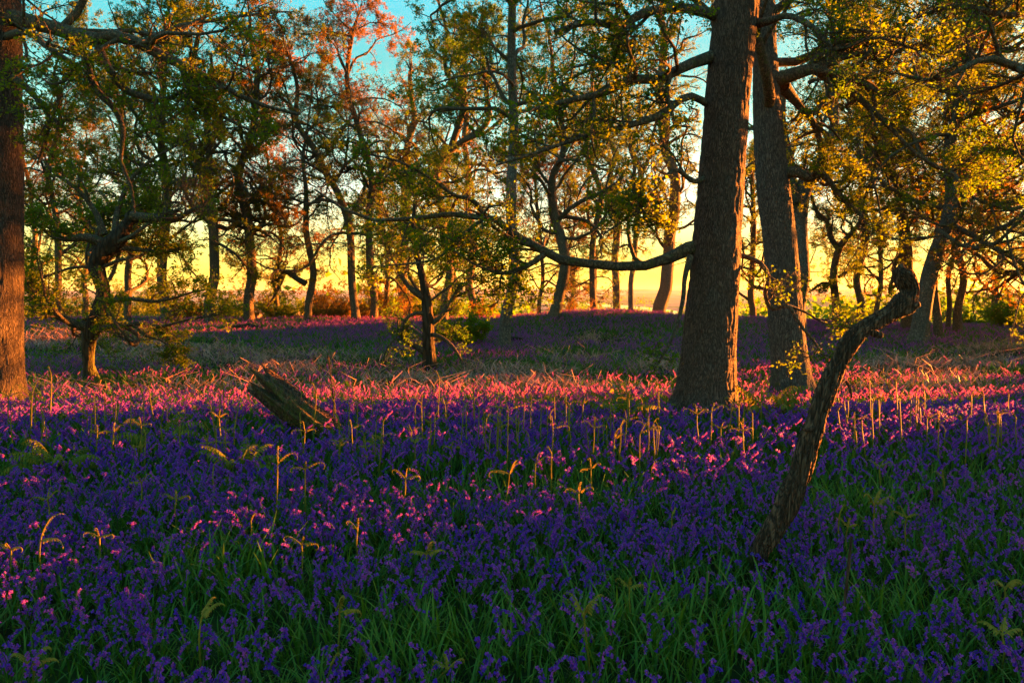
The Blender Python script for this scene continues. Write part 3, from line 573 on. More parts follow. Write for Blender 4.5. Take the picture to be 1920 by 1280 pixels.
# ------------------------------------------------------------------ bushes at the edge
def bush(name, label, px, py, w, h, seed, d=None, mat='leaf', lpt=6, leaf=.085, group=None):
    rng = np.random.default_rng(seed); g = G(px, py); d = g[1] if d is None else d
    P0 = at(px, py, d); b = np.array([P0[0], d, float(gz(P0[0], d))]); W = w * d / F / 2; Hh = h * d / F
    root = empty(name, b, label, 'bush', group)
    n = 16; a0 = rng.uniform(0, 6.28, n); el = rng.uniform(.15, 1.35, n)
    D = np.stack([np.cos(a0) * np.cos(el), np.sin(a0) * np.cos(el), np.sin(el)], -1); Ln = np.sqrt((W * np.cos(el)) ** 2 + (Hh * np.sin(el)) ** 2) * rng.uniform(.7, 1.05, n)
    P1 = grow(np.zeros((n, 3)) + rng.normal(0, .08, (n, 3)) * [1, 1, 0], D, Ln, 8, .14, np.zeros(3), rng); R1 = rad(np.full(n, .02), np.full(n, .006), 9); ids = np.arange(n)
    s2 = sprout(P1, R1, Ln, ids, 10, .15, 1, .45, rng); P2 = grow(s2[0], s2[1], s2[2], 5, .2, np.zeros(3), rng); R2 = rad(np.full(len(P2), .008), np.full(len(P2), .003), 6)
    s3 = sprout(P2, R2, s2[2], s2[4], 7, .2, 1, .6, rng); P3 = grow(s3[0], s3[1], s3[2], 2, .2, np.zeros(3), rng); R3 = rad(np.full(len(P3), .004), np.full(len(P3), .002), 3)
    mb = MB()
    for P_, R_2, s_ in ((P1, R1, 5), (P2, R2, 4), (P3, R3, 3)):
        V, Q = tubes(P_, R_2, s_); mb.add(V, Q, .2)
    obj('stems', mb.mesh('stems', [M['twig']]), root)
    ix = np.repeat(np.arange(len(P3)), lpt); t = rng.uniform(.1, 1, len(ix))[:, None]; c = P3[ix, 0] * (1 - t) + P3[ix, 2] * t + rng.normal(0, .04, (len(ix), 3)); c[:, 2] = np.abs(c[:, 2])
    V, Q = leaf_quads(c, leaf, rng)
    obj('foliage', mesh_np('foliage', V, Q, [M[mat]], np.clip(rng.uniform(0, 1, len(c)), 0, 1), smooth_sh=False), root)
bush('hawthorn_bush', 'rounded bush glowing orange behind the thin elbowed trunk', 606, 610, 120, 95, 81, d=44, mat='leaf_bronze')
bush('hawthorn_bush', 'rusty orange low bush between the elbowed trunk and the bending oak', 640, 610, 50, 50, 82, d=43, mat='leaf_bronze')
bush('hawthorn_bush', 'orange bush behind the outer leaves of the small oak', 715, 610, 90, 110, 83, d=45, mat='leaf_bronze')
bush('hawthorn_bush', 'bush with golden leaves between the leaf-wrapped oak and the elbowed trunk', 525, 612, 90, 90, 84, d=46, mat='leaf')
bush('bramble_bush', 'dark brown-green bramble bush at the foot of the pale straight tree', 872, 650, 120, 85, 85, d=27.5, mat='leaf_green')
bush('hawthorn_bush', 'golden bush under the hanging sprays beside the field', 1885, 640, 110, 80, 86, d=40, mat='leaf')
bush('hawthorn_bush', 'green-gold bush at the lawn\'s far side beside the broad trunk', 90, 600, 120, 60, 87, d=72, mat='leaf')
bush('hawthorn_bush', 'leafy bush at the lawn\'s far side behind the gnarled oak', 235, 602, 130, 80, 88, d=66, mat='leaf')
bush('hawthorn_bush', 'leafy bush in front of the forking oak, behind the gnarled oak\'s lowest spray', 350, 612, 110, 70, 89, d=42, mat='leaf_bronze')

for k_, (px, w, h) in enumerate([(418, 100, 90), (490, 90, 120), (560, 110, 100), (628, 110, 130), (690, 90, 100), (755, 110, 120), (830, 100, 110), (905, 80, 80), (300, 110, 110), (1640, 90, 40), (1830, 100, 60)]):
    bush('hedge_bush', 'bush with sunlit orange leaves in the hedge beyond the wood\'s edge', px, 612, w, h, 180 + k_, d=50 + (k_ % 3) * 3, mat='leaf_bronze' if k_ % 2 else 'leaf', leaf=.10, lpt=7, group='sunlit hedge beyond the wood\'s edge')

# ------------------------------------------------------------------ dead wood
def dead_branch():
    d0 = float(G(1424, 1092)[1])
    pts = [(1422, 1110, 50, 0), (1421, 1060, 46, 0), (1424, 1036, 44, 0), (1446, 1000, 52, .0), (1470, 955, 56, .02), (1492, 905, 54, .04), (1507, 860, 51, .06), (1524, 805, 47, .08), (1545, 745, 44, .1), (1568, 690, 40, .12), (1594, 642, 42, .14), (1625, 612, 38, .15),
           (1660, 592, 38, .16), (1688, 570, 44, .17), (1704, 545, 46, .18), (1697, 522, 46, .18), (1690, 509, 34, .18), (1690, 500, 17, .18), (1692, 494, 3, .18)]
    q = catmull([(*at(a, b, d0 + e_), w * .73 * (d0 + e_) / F / 2) for a, b, w, e_ in pts], 260); C, r = q[:, :3], q[:, 3]
    base = np.array([C[0, 0], C[0, 1], float(gz(C[0, 0], C[0, 1]))])
    root = empty('dead_branch', base, 'tall crooked dead branch standing upright in the bluebells, twisted brown wood with a hooked tip', 'branch')
    S = 90; V, Q = tubes(C[None], r[None], S); V = V.reshape(260, S, 3); dr = nrm(V - C[:, None])
    s_ = np.linspace(0, 1, 260)[:, None]; th = np.arange(S)[None] * 2 * math.pi / S + s_ * 5.5        # twisting grain
    p3 = np.stack([np.cos(th) * 2.6, np.sin(th) * 2.6, np.broadcast_to(s_ * 5, th.shape)], -1)
    a = np.abs(vn(p3 * 1.7) - .5) * 2; b = np.abs(vn(p3 * [4, 4, 2.5] + 20) - .5) * 2
    lum = (vn(V * 9) - .5)
    dp = .017 * (smooth(0, .5, a) - .6) + .009 * (smooth(0, .5, b) - .5) + .012 * lum
    V = V + dr * (dp * np.minimum(r / .06, 1)[:, None])[..., None]
    ms = np.clip(.62 - s_ * 2.6, 0, 1) * (.5 + .5 * np.clip(-dr[..., 0] + .5 * dr[..., 2] + .2, -1, 1))
    obj('stem', mesh_np('stem', V.reshape(-1, 3) - base, Q, [M['dead_wood']], ms.ravel(), tint_dom='POINT'), root)
    def stub(pts, nm):
        q = catmull([(*at(a, b, d0 + e_), w * d0 / F / 2) for a, b, w, e_ in pts], 24); V, Q = tubes(q[None, :, :3], q[None, :, 3], 16)
        V = V + (vn(V * 40)[:, None] - .5) * .012
        obj(nm, mesh_np(nm, V - base, Q, [M['dead_wood']], np.zeros(len(V)), tint_dom='POINT'), root)
    stub([(1685, 585, 26, .17), (1704, 580, 20, .16), (1716, 573, 15, .15), (1722, 570, 12, .15), (1724, 569, 2, .15)], 'side_stub')
    stub([(1625, 615, 16, .14), (1642, 625, 14, .13), (1652, 628, 12, .12), (1656, 628, 3, .12)], 'side_stub')
    stub([(1528, 800, 10, .04), (1512, 806, 6, .02), (1500, 800, 3, .0)], 'side_stub')
    stub([(1585, 715, 7, .1), (1594, 728, 6, .08), (1597, 745, 4, .07)], 'side_stub')
dead_branch()

def log():
    d0 = 8.4; A = at(700, 880, d0); B = at(484, 712, d0 + .25)
    ax = nrm(B - A); L = np.linalg.norm(B - A); n, S = 90, 72
    side = nrm(np.cross(ax, [0, -1, .25])); up_ = np.cross(ax, side); up_ = up_ if up_[2] > 0 else -up_
    t = np.linspace(0, 1, n)[:, None]; th = np.arange(S)[None] * 2 * math.pi / S
    ru = .42 * (1 - .28 * t) * np.clip((1.05 - t) * 4.5, 0, 1) ** .4; rv_ = .19 * (1 - .2 * t)
    jag = (vn(np.stack([np.cos(th) * 2.2, np.sin(th) * 2.2, np.zeros_like(th)], -1)) - .5) * .42 + (vn(np.stack([np.cos(th) * 7, np.sin(th) * 7, np.zeros_like(th) + 3], -1)) - .5) * .16
    v_ = nrm(np.cross(ax, up_))
    C = A + ax * L * (t - .06)[..., None]
    ru2 = ru[..., None]
    V = C + up_ * (np.sin(th)[..., None] * ru2 * 0.92) + v_ * (np.cos(th)[..., None] * rv_[..., None])
    V = V + ax * ((jag * L) * smooth(.35, 1, t))[..., None]
    dr = nrm(V - C)
    p3 = np.stack([np.cos(th) * 3.2 + 0 * t, np.sin(th) * 3.2 + 0 * t, t * 3 + 0 * th], -1)
    a = np.abs(vn(p3 * [2, 2, 1.2]) - .5) * 2; b = np.abs(vn(p3 * [6, 6, 2] + 9) - .5) * 2
    V = V + dr * (.035 * (smooth(0, .5, a) - .6) + .018 * (smooth(0, .5, b) - .5))[..., None]
    i = np.arange(n - 1)[:, None] * S; j = np.arange(S)[None]; jn = (j + 1) % S
    Q = np.stack([i + j, i + jn, i + S + jn, i + S + j], -1).reshape(-1, 4)
    base = np.array([A[0], A[1], float(gz(A[0], A[1]))])
    ms = (smooth(.0, .9, np.sin(th)) * .62 * (1 - .3 * t))
    V = V.reshape(-1, 3)
    o_ = obj('fallen_log', mesh_np('fallen_log', np.vstack([V, V[-S:].mean(0) - ax * .25]) - base, [Q, np.stack([(n - 1) * S + np.arange(S), (n - 1) * S + (np.arange(S) + 1) % S, np.full(S, n * S)], -1)], [M['dead_wood']], np.append(ms.ravel(), 0), tint_dom='POINT'), loc=base)
    tag(o_, 'broken rotten log tilted up out of the bluebells, splintered end and mossy sunlit top edge', 'log')
log()

def lying(name, label, pts, d0, mat, cat, moss=.3, sides=14, n=60, doff=None):
    q = catmull([(*at(a, b, d0 + (p_[0] if p_ else 0)), w * d0 / F / 2) for a, b, w, *p_ in pts], n); V, Q = tubes(q[None, :, :3], q[None, :, 3], sides)
    V = V + nrm(V - np.repeat(q[:, :3], sides, 0)) * ((vn(V * 18) - .5) * np.repeat(q[:, 3], sides) * .7)[:, None]
    b = q[len(q) // 2, :3].copy(); o_ = obj(name, mesh_np(name, V - b, Q, [M[mat]], np.full(len(V), moss), tint_dom='POINT'), loc=b)
    return tag(o_, label, cat)
lying('mossy_log', 'short mossy log half sunk in the bluebells, well below the fern shoots in the middle', [(795, 925, 4), (812, 921, 18), (840, 920, 22), (870, 921, 22), (890, 923, 18), (900, 926, 3)], 7.3, 'mossy_bark', 'log', .62)
lying('fallen_branch', 'dark fallen branch lying on the grass behind the bracken, near the leaf-wrapped oak', [(425, 612, 5), (450, 612, 8), (470, 611, 10), (490, 617, 9), (510, 625, 7), (524, 627, 3)], 34, 'mossy_bark', 'branch', .2)
lying('fallen_branch', 'dark fallen branch on the grass at the foot of the pale straight tree', [(955, 634, 8), (972, 636, 8), (985, 640, 7), (996, 648, 3)], 29, 'mossy_bark', 'branch', .2)
lying('dry_stalk', 'tall dry brown stalk leaning in the grass below the dead branch', [(1572, 1300, 7), (1578, 1210, 6.5), (1586, 1110, 6), (1592, 1050, 5), (1597, 1005, 4)], 3.9, 'dead_wood', 'stalk', 0, 6)
lying('dry_stalk', 'thin dark stalk standing beside the tilted log', [(634, 850, 4), (628, 780, 3.5), (622, 720, 3), (615, 665, 2)], 9.0, 'dead_wood', 'stalk', 0, 6)
lying('dry_stalk', 'pale bent dry stalk in the grass, below the large oak\'s foot', [(1312, 1175, 5), (1318, 1130, 5), (1326, 1090, 4), (1330, 1072, 3)], 4.3, 'dry', 'stalk', 0, 6)

# ------------------------------------------------------------------ bluebells, blades, dead bracken
def bluebell(rng, lod):
    """one plant: (stalk, flowers, leaves) as (V, quads) in metres, base at the origin"""
    H = rng.uniform(.26, .40); a = rng.uniform(0, 6.28); bend = rng.uniform(.07, .13)
    n = 7 if lod == 0 else 4
    t = np.linspace(0, 1, n); rr = bend * t ** 2.6
    z = H * (t - .17 * np.clip((t - .66) / .34, 0, 1) ** 2)
    P = np.stack([rr * np.cos(a), rr * np.sin(a), z], -1)
    sV, sQ = tubes(P[None], np.linspace(.0034, .0018, n)[None], 4 if lod == 0 else 3)
    nb = rng.integers(7, 11) if lod < 2 else 5
    fV, fQ = [], []; c = 0
    for k in range(nb):
        u = .55 + .45 * (k + .5) / nb; p = np.array([np.interp(u, t, P[:, 0]), np.interp(u, t, P[:, 1]), np.interp(u, t, P[:, 2])])
        b = a + rng.normal(0, .9); out = np.array([math.cos(b), math.sin(b), 0])
        L = rng.uniform(.017, .024) * (1.12 - .35 * (k / nb)); s0 = p + out * .012 + [0, 0, .006]
        ax = nrm(out * rng.uniform(.3, .8) + [0, 0, -1.0])
        if lod == 2:
            w = nrm(np.cross(ax, [0, 0, 1.0])) * .011; m_ = nrm(np.cross(ax, w)) * .011
            V = np.array([s0 - ax * .004, s0 + ax * L + w, s0 + ax * L * 1.25, s0 + ax * L - w, s0 + ax * L + m_, s0 + ax * L - m_])
            q = np.array([[0, 1, 2, 3], [0, 4, 2, 5]])
        else:
            S = 6 if lod == 0 else 4; prof = [(-.1, .0014), (.12, .0050), (.6, .0052), (.85, .0068), (1.0, .0120)] if lod == 0 else [(-.1, .002), (.2, .0075), (1.0, .0125)]
            C = np.array([s0 + ax * L * h for h, _ in prof]); V, q = tubes(C[None], np.array([[r_ for _, r_ in prof]]), S)
            V = V.reshape(len(prof), S, 3); V[-1, ::2] -= ax * .006 * (1 if lod == 0 else .6); V = V.reshape(-1, 3)
        fV.append(V); fQ.append(q + c); c += len(V)
    lV, lQ = [], []; c = 0
    for k in range(5 if lod == 0 else (4 if lod == 1 else 2)):
        b = rng.uniform(0, 6.28); ln = rng.uniform(.18, .30); V, q = blade(rng, ln, b, .011, 5 if lod == 0 else 3); lV.append(V); lQ.append(q + c); c += len(V)
    return (sV, sQ), (np.concatenate(fV), np.concatenate(fQ)), (np.concatenate(lV), np.concatenate(lQ))

def blade(rng, ln, b, w, n, arch=None, a0=.25):
    t = np.linspace(0, 1, n); arch = rng.uniform(.25, 1.15) if arch is None else arch
    ang = a0 + arch * 1.5 * t; st = ln / (n - 1)
    x = np.concatenate([[0], np.cumsum(np.sin(ang[:-1]) * st)]); z = np.concatenate([[0], np.cumsum(np.cos(ang[:-1]) * st)])
    o_ = np.array([math.cos(b), math.sin(b), 0]); s_ = np.array([-math.sin(b), math.cos(b), 0])
    ww = w * np.array([.6, 1, .95, .7, .12])[np.round(np.linspace(0, 4, n)).astype(int)] * .5
    Cn = o_ * x[:, None] + np.array([0, 0, 1.0]) * z[:, None]
    V = np.stack([Cn - s_ * ww[:, None], Cn + s_ * ww[:, None]], 1).reshape(-1, 3); i = np.arange(n - 1) * 2
    return V, np.stack([i, i + 1, i + 3, i + 2], -1)

def wedge(n_per, y0, y1, rng, wid=.70, ext=1.2):
    """random ground points between two depths, uniform per square metre, over a bit more than the view"""
    area = wid * (y1 ** 2 - y0 ** 2) + 2 * ext * (y1 - y0); n = int(area * n_per)
    y = np.sqrt(rng.uniform(y0 ** 2, y1 ** 2, n)); x = rng.uniform(-1, 1, n) * (wid * y + ext)
    return np.stack([x, y, gz(x, y)], -1)

def ell(P, items):
    px, py = project(P); r = np.zeros(len(P))
    for cx, cy_, rx, ry in items: r = np.maximum(r, np.exp(-((px - cx) / rx) ** 2 - ((py - cy_) / ry) ** 2))
    return r

BROWN = [(300, 738, 330, 12), (780, 742, 200, 10), (1080, 742, 180, 9), (1680, 742, 300, 12), (120, 650, 150, 34), (330, 668, 200, 34), (520, 690, 190, 34), (760, 728, 130, 22), (960, 710, 150, 26), (1080, 675, 90, 16), (1120, 642, 55, 12), (700, 690, 120, 14), (1010, 735, 130, 14), (1760, 700, 170, 32), (1880, 672, 130, 26), (1660, 690, 70, 18), (1230, 700, 60, 24)]
GREEN = [(1250, 1215, 260, 90), (800, 1240, 230, 60), (960, 930, 260, 36), (1120, 930, 130, 50), (430, 1100, 130, 60), (1650, 1180, 240, 40), (1600, 960, 110, 60)]
TRUNKS = [(o.location.x, o.location.y, .55 if o.location.y < 13 else .35) for o in bpy.data.objects if o.get('category') == 'tree']

def scatter(mb, parts, P, yaw, scl, mis, tints, rng):
    """copies of one small plant at P; parts: list of (V, Q)"""
    c, s_ = np.cos(yaw), np.sin(yaw); tx = rng.normal(0, .10, len(P)); ty = rng.normal(0, .10, len(P))
    for (V, Q), mi, tn_ in zip(parts, mis, tints):
        x = V[None, :, 0] * c[:, None] - V[None, :, 1] * s_[:, None] + V[None, :, 2] * tx[:, None]; y = V[None, :, 0] * s_[:, None] + V[None, :, 1] * c[:, None] + V[None, :, 2] * ty[:, None]
        W = np.stack([x, y, np.broadcast_to(V[None, :, 2], x.shape)], -1) * scl[:, None, None] + P[:, None]
        q = (Q[None] + (np.arange(len(P)) * len(V))[:, None, None]).reshape(-1, 4)
        mb.add(W.reshape(-1, 3), q, np.repeat(np.clip(tn_ + rng.normal(0, .18, len(P)), 0, 1), len(Q)), mi)

rg = np.random.default_rng(99)
near = wedge(185, 2.6, 6.4, rg); mid = wedge(145, 6.4, 10.7, rg); farp = wedge(52, 10.7, 44, rg, .72, 2)
def thin(P, floor_, rng, brown_cut=.93):
    k = 1.0 - .86 * ell(P, GREEN) if P[:, 1].max() < 16 else 1.0 - brown_cut * np.minimum(1, 1.5 * ell(P, BROWN))
    k = k * (floor_ + (1 - floor_) * smooth(.34, .58, vn2(P[:, 0], P[:, 1], .55 if P[:, 1].max() < 16 else .35, 3.0)))
    for x, y, r_ in TRUNKS: k = k * (np.hypot(P[:, 0] - x, P[:, 1] - y) > r_)
    return P[rng.uniform(0, 1, len(P)) < k]
near, mid, farp = thin(near, .45, rg), thin(mid, .6, rg), thin(farp, .35, rg)
px, py = project(near + [0, 0, .25]); vis = (px > -20) & (px < 1940) & (py < 1300)
order = np.argsort(np.where(vis, near[:, 1], 99)); pick = order[:300]; restn = np.setdiff1d(np.arange(len(near)), pick)

# the 300 nearest plants, each on its own
BELL_LABEL = 'violet-blue bluebell plant with nodding bells among green leaves, in the shaded front of the photo'
protos = []
for k_ in range(8):
    r_ = np.random.default_rng(500 + k_); st, fl, lf = bluebell(r_, 0)
    protos.append((mesh_np('stalk', *st, [M['stem']], np.full(len(st[1]), .5)), mesh_np('flowers', *fl, [M['petal']], np.repeat(r_.uniform(0, 1, len(fl[1]) // 24 + 1), 24)[:len(fl[1])]), mesh_np('leaves', *lf, [M['blade']], r_.uniform(.2, .8, len(lf[1])))))
for k_ in pick:
    p_ = near[k_]; r_ = empty('bluebell', p_, BELL_LABEL, 'bluebell', 'bluebells in the shaded front of the photo')
    r_.rotation_euler = (rg.normal(0, .1), rg.normal(0, .1), rg.uniform(0, 6.28)); s_ = rg.uniform(.66, .92); r_.scale = (s_,) * 3
    for me in protos[rg.integers(8)]: obj(me.name.split('.')[0], me, r_)

mb = MB()
for lod, P in ((0, near[restn]), (1, mid), (2, farp)):
    nv = 10; w = rg.integers(0, nv, len(P))
    for k_ in range(nv):
        p_ = P[w == k_]
        if len(p_): scatter(mb, bluebell(np.random.default_rng(700 + 20 * lod + k_), lod), p_, rg.uniform(0, 6.28, len(p_)), rg.uniform(.62, .92, len(p_)) * (1.25 if lod == 2 else 1), (0, 1, 2), (.5, .5, .45), rg)
tag(obj('bluebell_carpet', mb.mesh('bluebell_carpet', [M['stem'], M['petal'], M['blade']])), 'carpet of bluebells over the woodland floor', 'bluebells', kind='stuff')

mb = MB()
def blades(P, lo, hi, w, n, rng, tint=.45):
    nv = 14; k = rng.integers(0, nv, len(P))
    for j in range(nv):
        p_ = P[k == j]
        if len(p_):
            r_ = np.random.default_rng(900 + j); vs = blade(r_, r_.uniform(lo, hi), 0, w, n)
            scatter(mb, [vs], p_, rng.uniform(0, 6.28, len(p_)), rng.uniform(.7, 1.3, len(p_)), (0,), (tint,), rng)
P = wedge(330, 2.6, 6.4, rg); blades(P, .10, .23, .009, 5, rg, .4)
P = wedge(900, 2.6, 6.0, rg); P = P[ell(P, GREEN) > rg.uniform(.25, 1, len(P))]; blades(P, .16, .30, .011, 5, rg, .55)
P = wedge(230, 6.4, 14.2, rg); blades(P, .10, .23, .013, 3, rg, .4)
P = wedge(80, 14.2, 45, rg, .72, 2); P = P[(1 - ell(P, BROWN)) > rg.uniform(0, 1, len(P))]; blades(P, .12, .26, .03, 3, rg, .55)
tag(obj('grass', mb.mesh('grass', [M['blade']])), 'long green leaves and grass between the flowers', 'grass', kind='stuff')

mb = MB()
P = wedge(150, 10.8, 38, rg, .72, 2); P = P[np.minimum(1, ell(P, BROWN) * 1.2) * smooth(.3, .5, vn2(P[:, 0], P[:, 1], .6, 8.)) > rg.uniform(.12, 1, len(P))]
P = P + np.stack([0 * P[:, 0], 0 * P[:, 0], rg.uniform(0, .22, len(P)) * ell(P, BROWN)], -1)
k = rg.integers(0, 12, len(P))
for j in range(12):
    r_ = np.random.default_rng(1200 + j); vs = blade(r_, r_.uniform(.25, .5), 0, .013 if j < 9 else .022, 4, r_.uniform(.3, .8), r_.uniform(.6, 1.3)); p_ = P[k == j]
    scatter(mb, [vs], p_, rg.uniform(0, 6.28, len(p_)), rg.uniform(.6, 1.3, len(p_)), (0,), (.5,), rg)
P = P[rg.uniform(0, 1, len(P)) < .025]                                   # pale broken stalks
for j in range(6):
    p_ = P[j::6]; r_ = np.random.default_rng(1300 + j); C = np.array([[0, 0, 0], [r_.normal(0, .08), r_.normal(0, .08), .15], [r_.normal(0, .25), r_.normal(0, .25), .28]])
    scatter(mb, [tubes(C[None], np.array([[.005, .004, .003]]), 3)], p_, rg.uniform(0, 6.28, len(p_)), rg.uniform(.7, 1.5, len(p_)), (0,), (.95,), rg)
tag(obj('dead_bracken', mb.mesh('dead_bracken', [M['dead_bracken']])), 'tangle of brown dead bracken in the hollow', 'bracken', kind='stuff')

# sunny lawn beyond the broad trunk
mb = MB()
n = 9000; y = rg.uniform(43, 95, n); x = -rg.uniform(.34, .66, n) * y; P = np.stack([x, y, gz(x, y)], -1); P = P[P[:, 0] < -17]
for j in range(6):
    p_ = P[j::6]; r_ = np.random.default_rng(1400 + j); vs = blade(r_, .3, 0, .06, 3); scatter(mb, [vs], p_, rg.uniform(0, 6.28, len(p_)), rg.uniform(.7, 1.3, len(p_)), (0,), (.5,), rg)
tag(obj('lawn', mb.mesh('lawn', [M['lawn']])), 'sunny mown grass beyond the broad trunk', 'lawn', kind='stuff')

# far-off woods in the valley
mb = MB(); r_ = np.random.default_rng(77)
for k_ in range(900):
    y = 120 * (28 ** r_.uniform(0, 1)); x = r_.uniform(-.75, .75) * y
    if y < 420 and 0 < x / y < .23: continue
    if vn2(np.array([x]), np.array([y]), 1 / 300., 2.)[0] < .5: continue
    if np.min(np.hypot(rp[:, 0] - x, rp[:, 1] - y)) < 55: continue
    c = np.array([x, y, float(gz(x, y))]); hh = r_.uniform(5, 9) * (1 + y / 6000)
    pp = c + r_.normal(0, 1, (70, 3)) * [hh * .5, hh * .5, hh * .28] + [0, 0, hh * .55]
    V, Q = leaf_quads(pp, 1.5 * (1 + y / 3000), r_); mb.add(V, Q, r_.uniform(0, 1, len(Q)))
tag(obj('far_woods', mb.mesh('far_woods', [M['leaf_green']], smooth_sh=False)), 'distant woods and hedges in the valley', 'woods', kind='stuff')

# ------------------------------------------------------------------ bracken shoots and ferns
def frond_mesh(rng, s, d, ln, curl, pairs, plen, name='frond', w=.010, r=.0032, droop=.0, mat='shoot'):
    """a fern frond: arching rib with pinnae in pairs, the tip curled in"""
    n = 18; t = np.linspace(0, 1, n); h = nrm(np.array([d[0], d[1], 0]) + 1e-6); el0 = math.asin(np.clip(d[2], -1, 1))
    el = el0 - droop * t - curl * np.clip((t - .6) / .4, 0, 1) ** 1.5; st = ln / (n - 1)
    C = np.zeros((n, 3)); C[0] = s
    for i in range(1, n): C[i] = C[i - 1] + st * (h * math.cos(el[i]) + np.array([0, 0, math.sin(el[i])]))
    mb = MB(); V, Q = tubes(C[None], np.linspace(r, r * .35, n)[None], 5); mb.add(V, Q, .6)
    side = np.array([-h[1], h[0], 0])
    for k in range(pairs):
        u = .16 + .84 * (k + .3) / pairs; f = u * (n - 1); i = int(min(f, n - 2)); p = C[i] + (C[i + 1] - C[i]) * (f - i); tg = nrm(C[i + 1] - C[i])
        for sg in (-1, 1):
            L = plen * (1 - .85 * u ** 1.3) * rng.uniform(.8, 1.1); dr = nrm(side * sg + tg * .5 + rng.normal(0, .12, 3)); m_ = 6
            q = [p]; e = dr.copy()
            for a in range(m_ - 1):
                e = nrm(e - np.array([0, 0, .20 + .35 * droop]) + tg * .10 * curl); q.append(q[-1] + e * L / (m_ - 1))
            q = np.array(q); ww = w * (1 - .65 * u) * np.array([.5, 1, .9, .75, .55, .12]); nr = nrm(np.cross(dr, tg)); sd = nrm(np.cross(nr, dr))
            wob = np.where(np.arange(m_) % 2 == 0, 1.25, .7)
            V = np.stack([q - sd * (ww * wob)[:, None], q + nr * .002, q + sd * (ww * wob)[:, None]], 1).reshape(-1, 3); ii = np.arange(m_ - 1) * 3
            mb.add(V, np.concatenate([np.stack([ii, ii + 1, ii + 4, ii + 3], -1), np.stack([ii + 1, ii + 2, ii + 5, ii + 4], -1)]), rng.uniform(.1, .9))
    return mb.mesh(name, [M[mat]])

def shoot(px, py, bx, by, style, seed, label, group):
    rng = np.random.default_rng(seed); g = G(bx, by); d = g[1]; base = np.array([g[0], d, float(gz(g[0], d))])
    top = at(px, py, d) - base; Hh = top[2]
    root = empty('bracken_shoot', base, label, 'bracken', group)
    fk = .80 if style != 'hook' else .93
    pts = catmull([(0, 0, -.02), (top[0] * .3 + rng.normal(0, .006), rng.normal(0, .01), Hh * .35 * fk), (top[0] * .75, rng.normal(0, .012), Hh * .75 * fk), (top[0], 0, Hh * fk)], 12)
    V, Q = tubes(pts[None], np.linspace(.0056, .0040, 12)[None] * (.8 + .4 * d / 8), 6)
    obj('stalk', mesh_np('stalk', V, Q, [M['shoot']], np.full(len(Q), .4)), root)
    s = pts[-1]; ln = Hh * (1 - fk) * 1.9
    a = rng.uniform(-.5, .5)
    if style == 'fork':
        for sg in (-1, 1):
            if rng.uniform() < .12: continue
            e_ = rng.uniform(.5, 1.15); dv = np.array([sg * math.cos(a) * math.cos(e_), math.sin(a) * math.cos(e_), math.sin(e_)])
            obj('frond', frond_mesh(rng, s, dv, max(.11, ln * rng.uniform(.7, 1.2)), rng.uniform(1.4, 3.2), 9, .024, droop=rng.uniform(.5, 1.4), w=.006, r=.004), root)
        dv = nrm(np.array([rng.normal(0, .25), rng.normal(0, .25), 1])); obj('crozier', frond_mesh(rng, s, dv, max(.09, ln * .8), 4.6, 6, .022, 'crozier', .006, .0045), root)
    elif style == 'hook':
        dv = nrm(np.array([rng.choice([-1, 1]) * .5, rng.normal(0, .25), 1])); obj('crozier', frond_mesh(rng, s, dv, max(.09, Hh * .18), 5.0, 7, .020, 'crozier', .006, .005), root)
    else:
        for sg in (-1, 1, .2)[rng.integers(0, 2):]:
            e_ = rng.uniform(.5, 1.3); dv = np.array([sg * math.cos(e_), rng.normal(0, .2), math.sin(e_)])
            obj('frond', frond_mesh(rng, s, nrm(dv), max(.13, ln * rng.uniform(.7, 1.3)), rng.uniform(1.0, 2.6), 12, .034, droop=rng.uniform(.4, 1.1), w=.008, r=.004), root)
GL, GS = 'golden fern shoots in the sunlit band', 'fern shoots in the shaded front'
LL_ = 'golden fern shoot with curled fronds, standing among the sunlit bluebells'
SL_ = 'dull yellow fern shoot with curled fronds among the shaded bluebells'
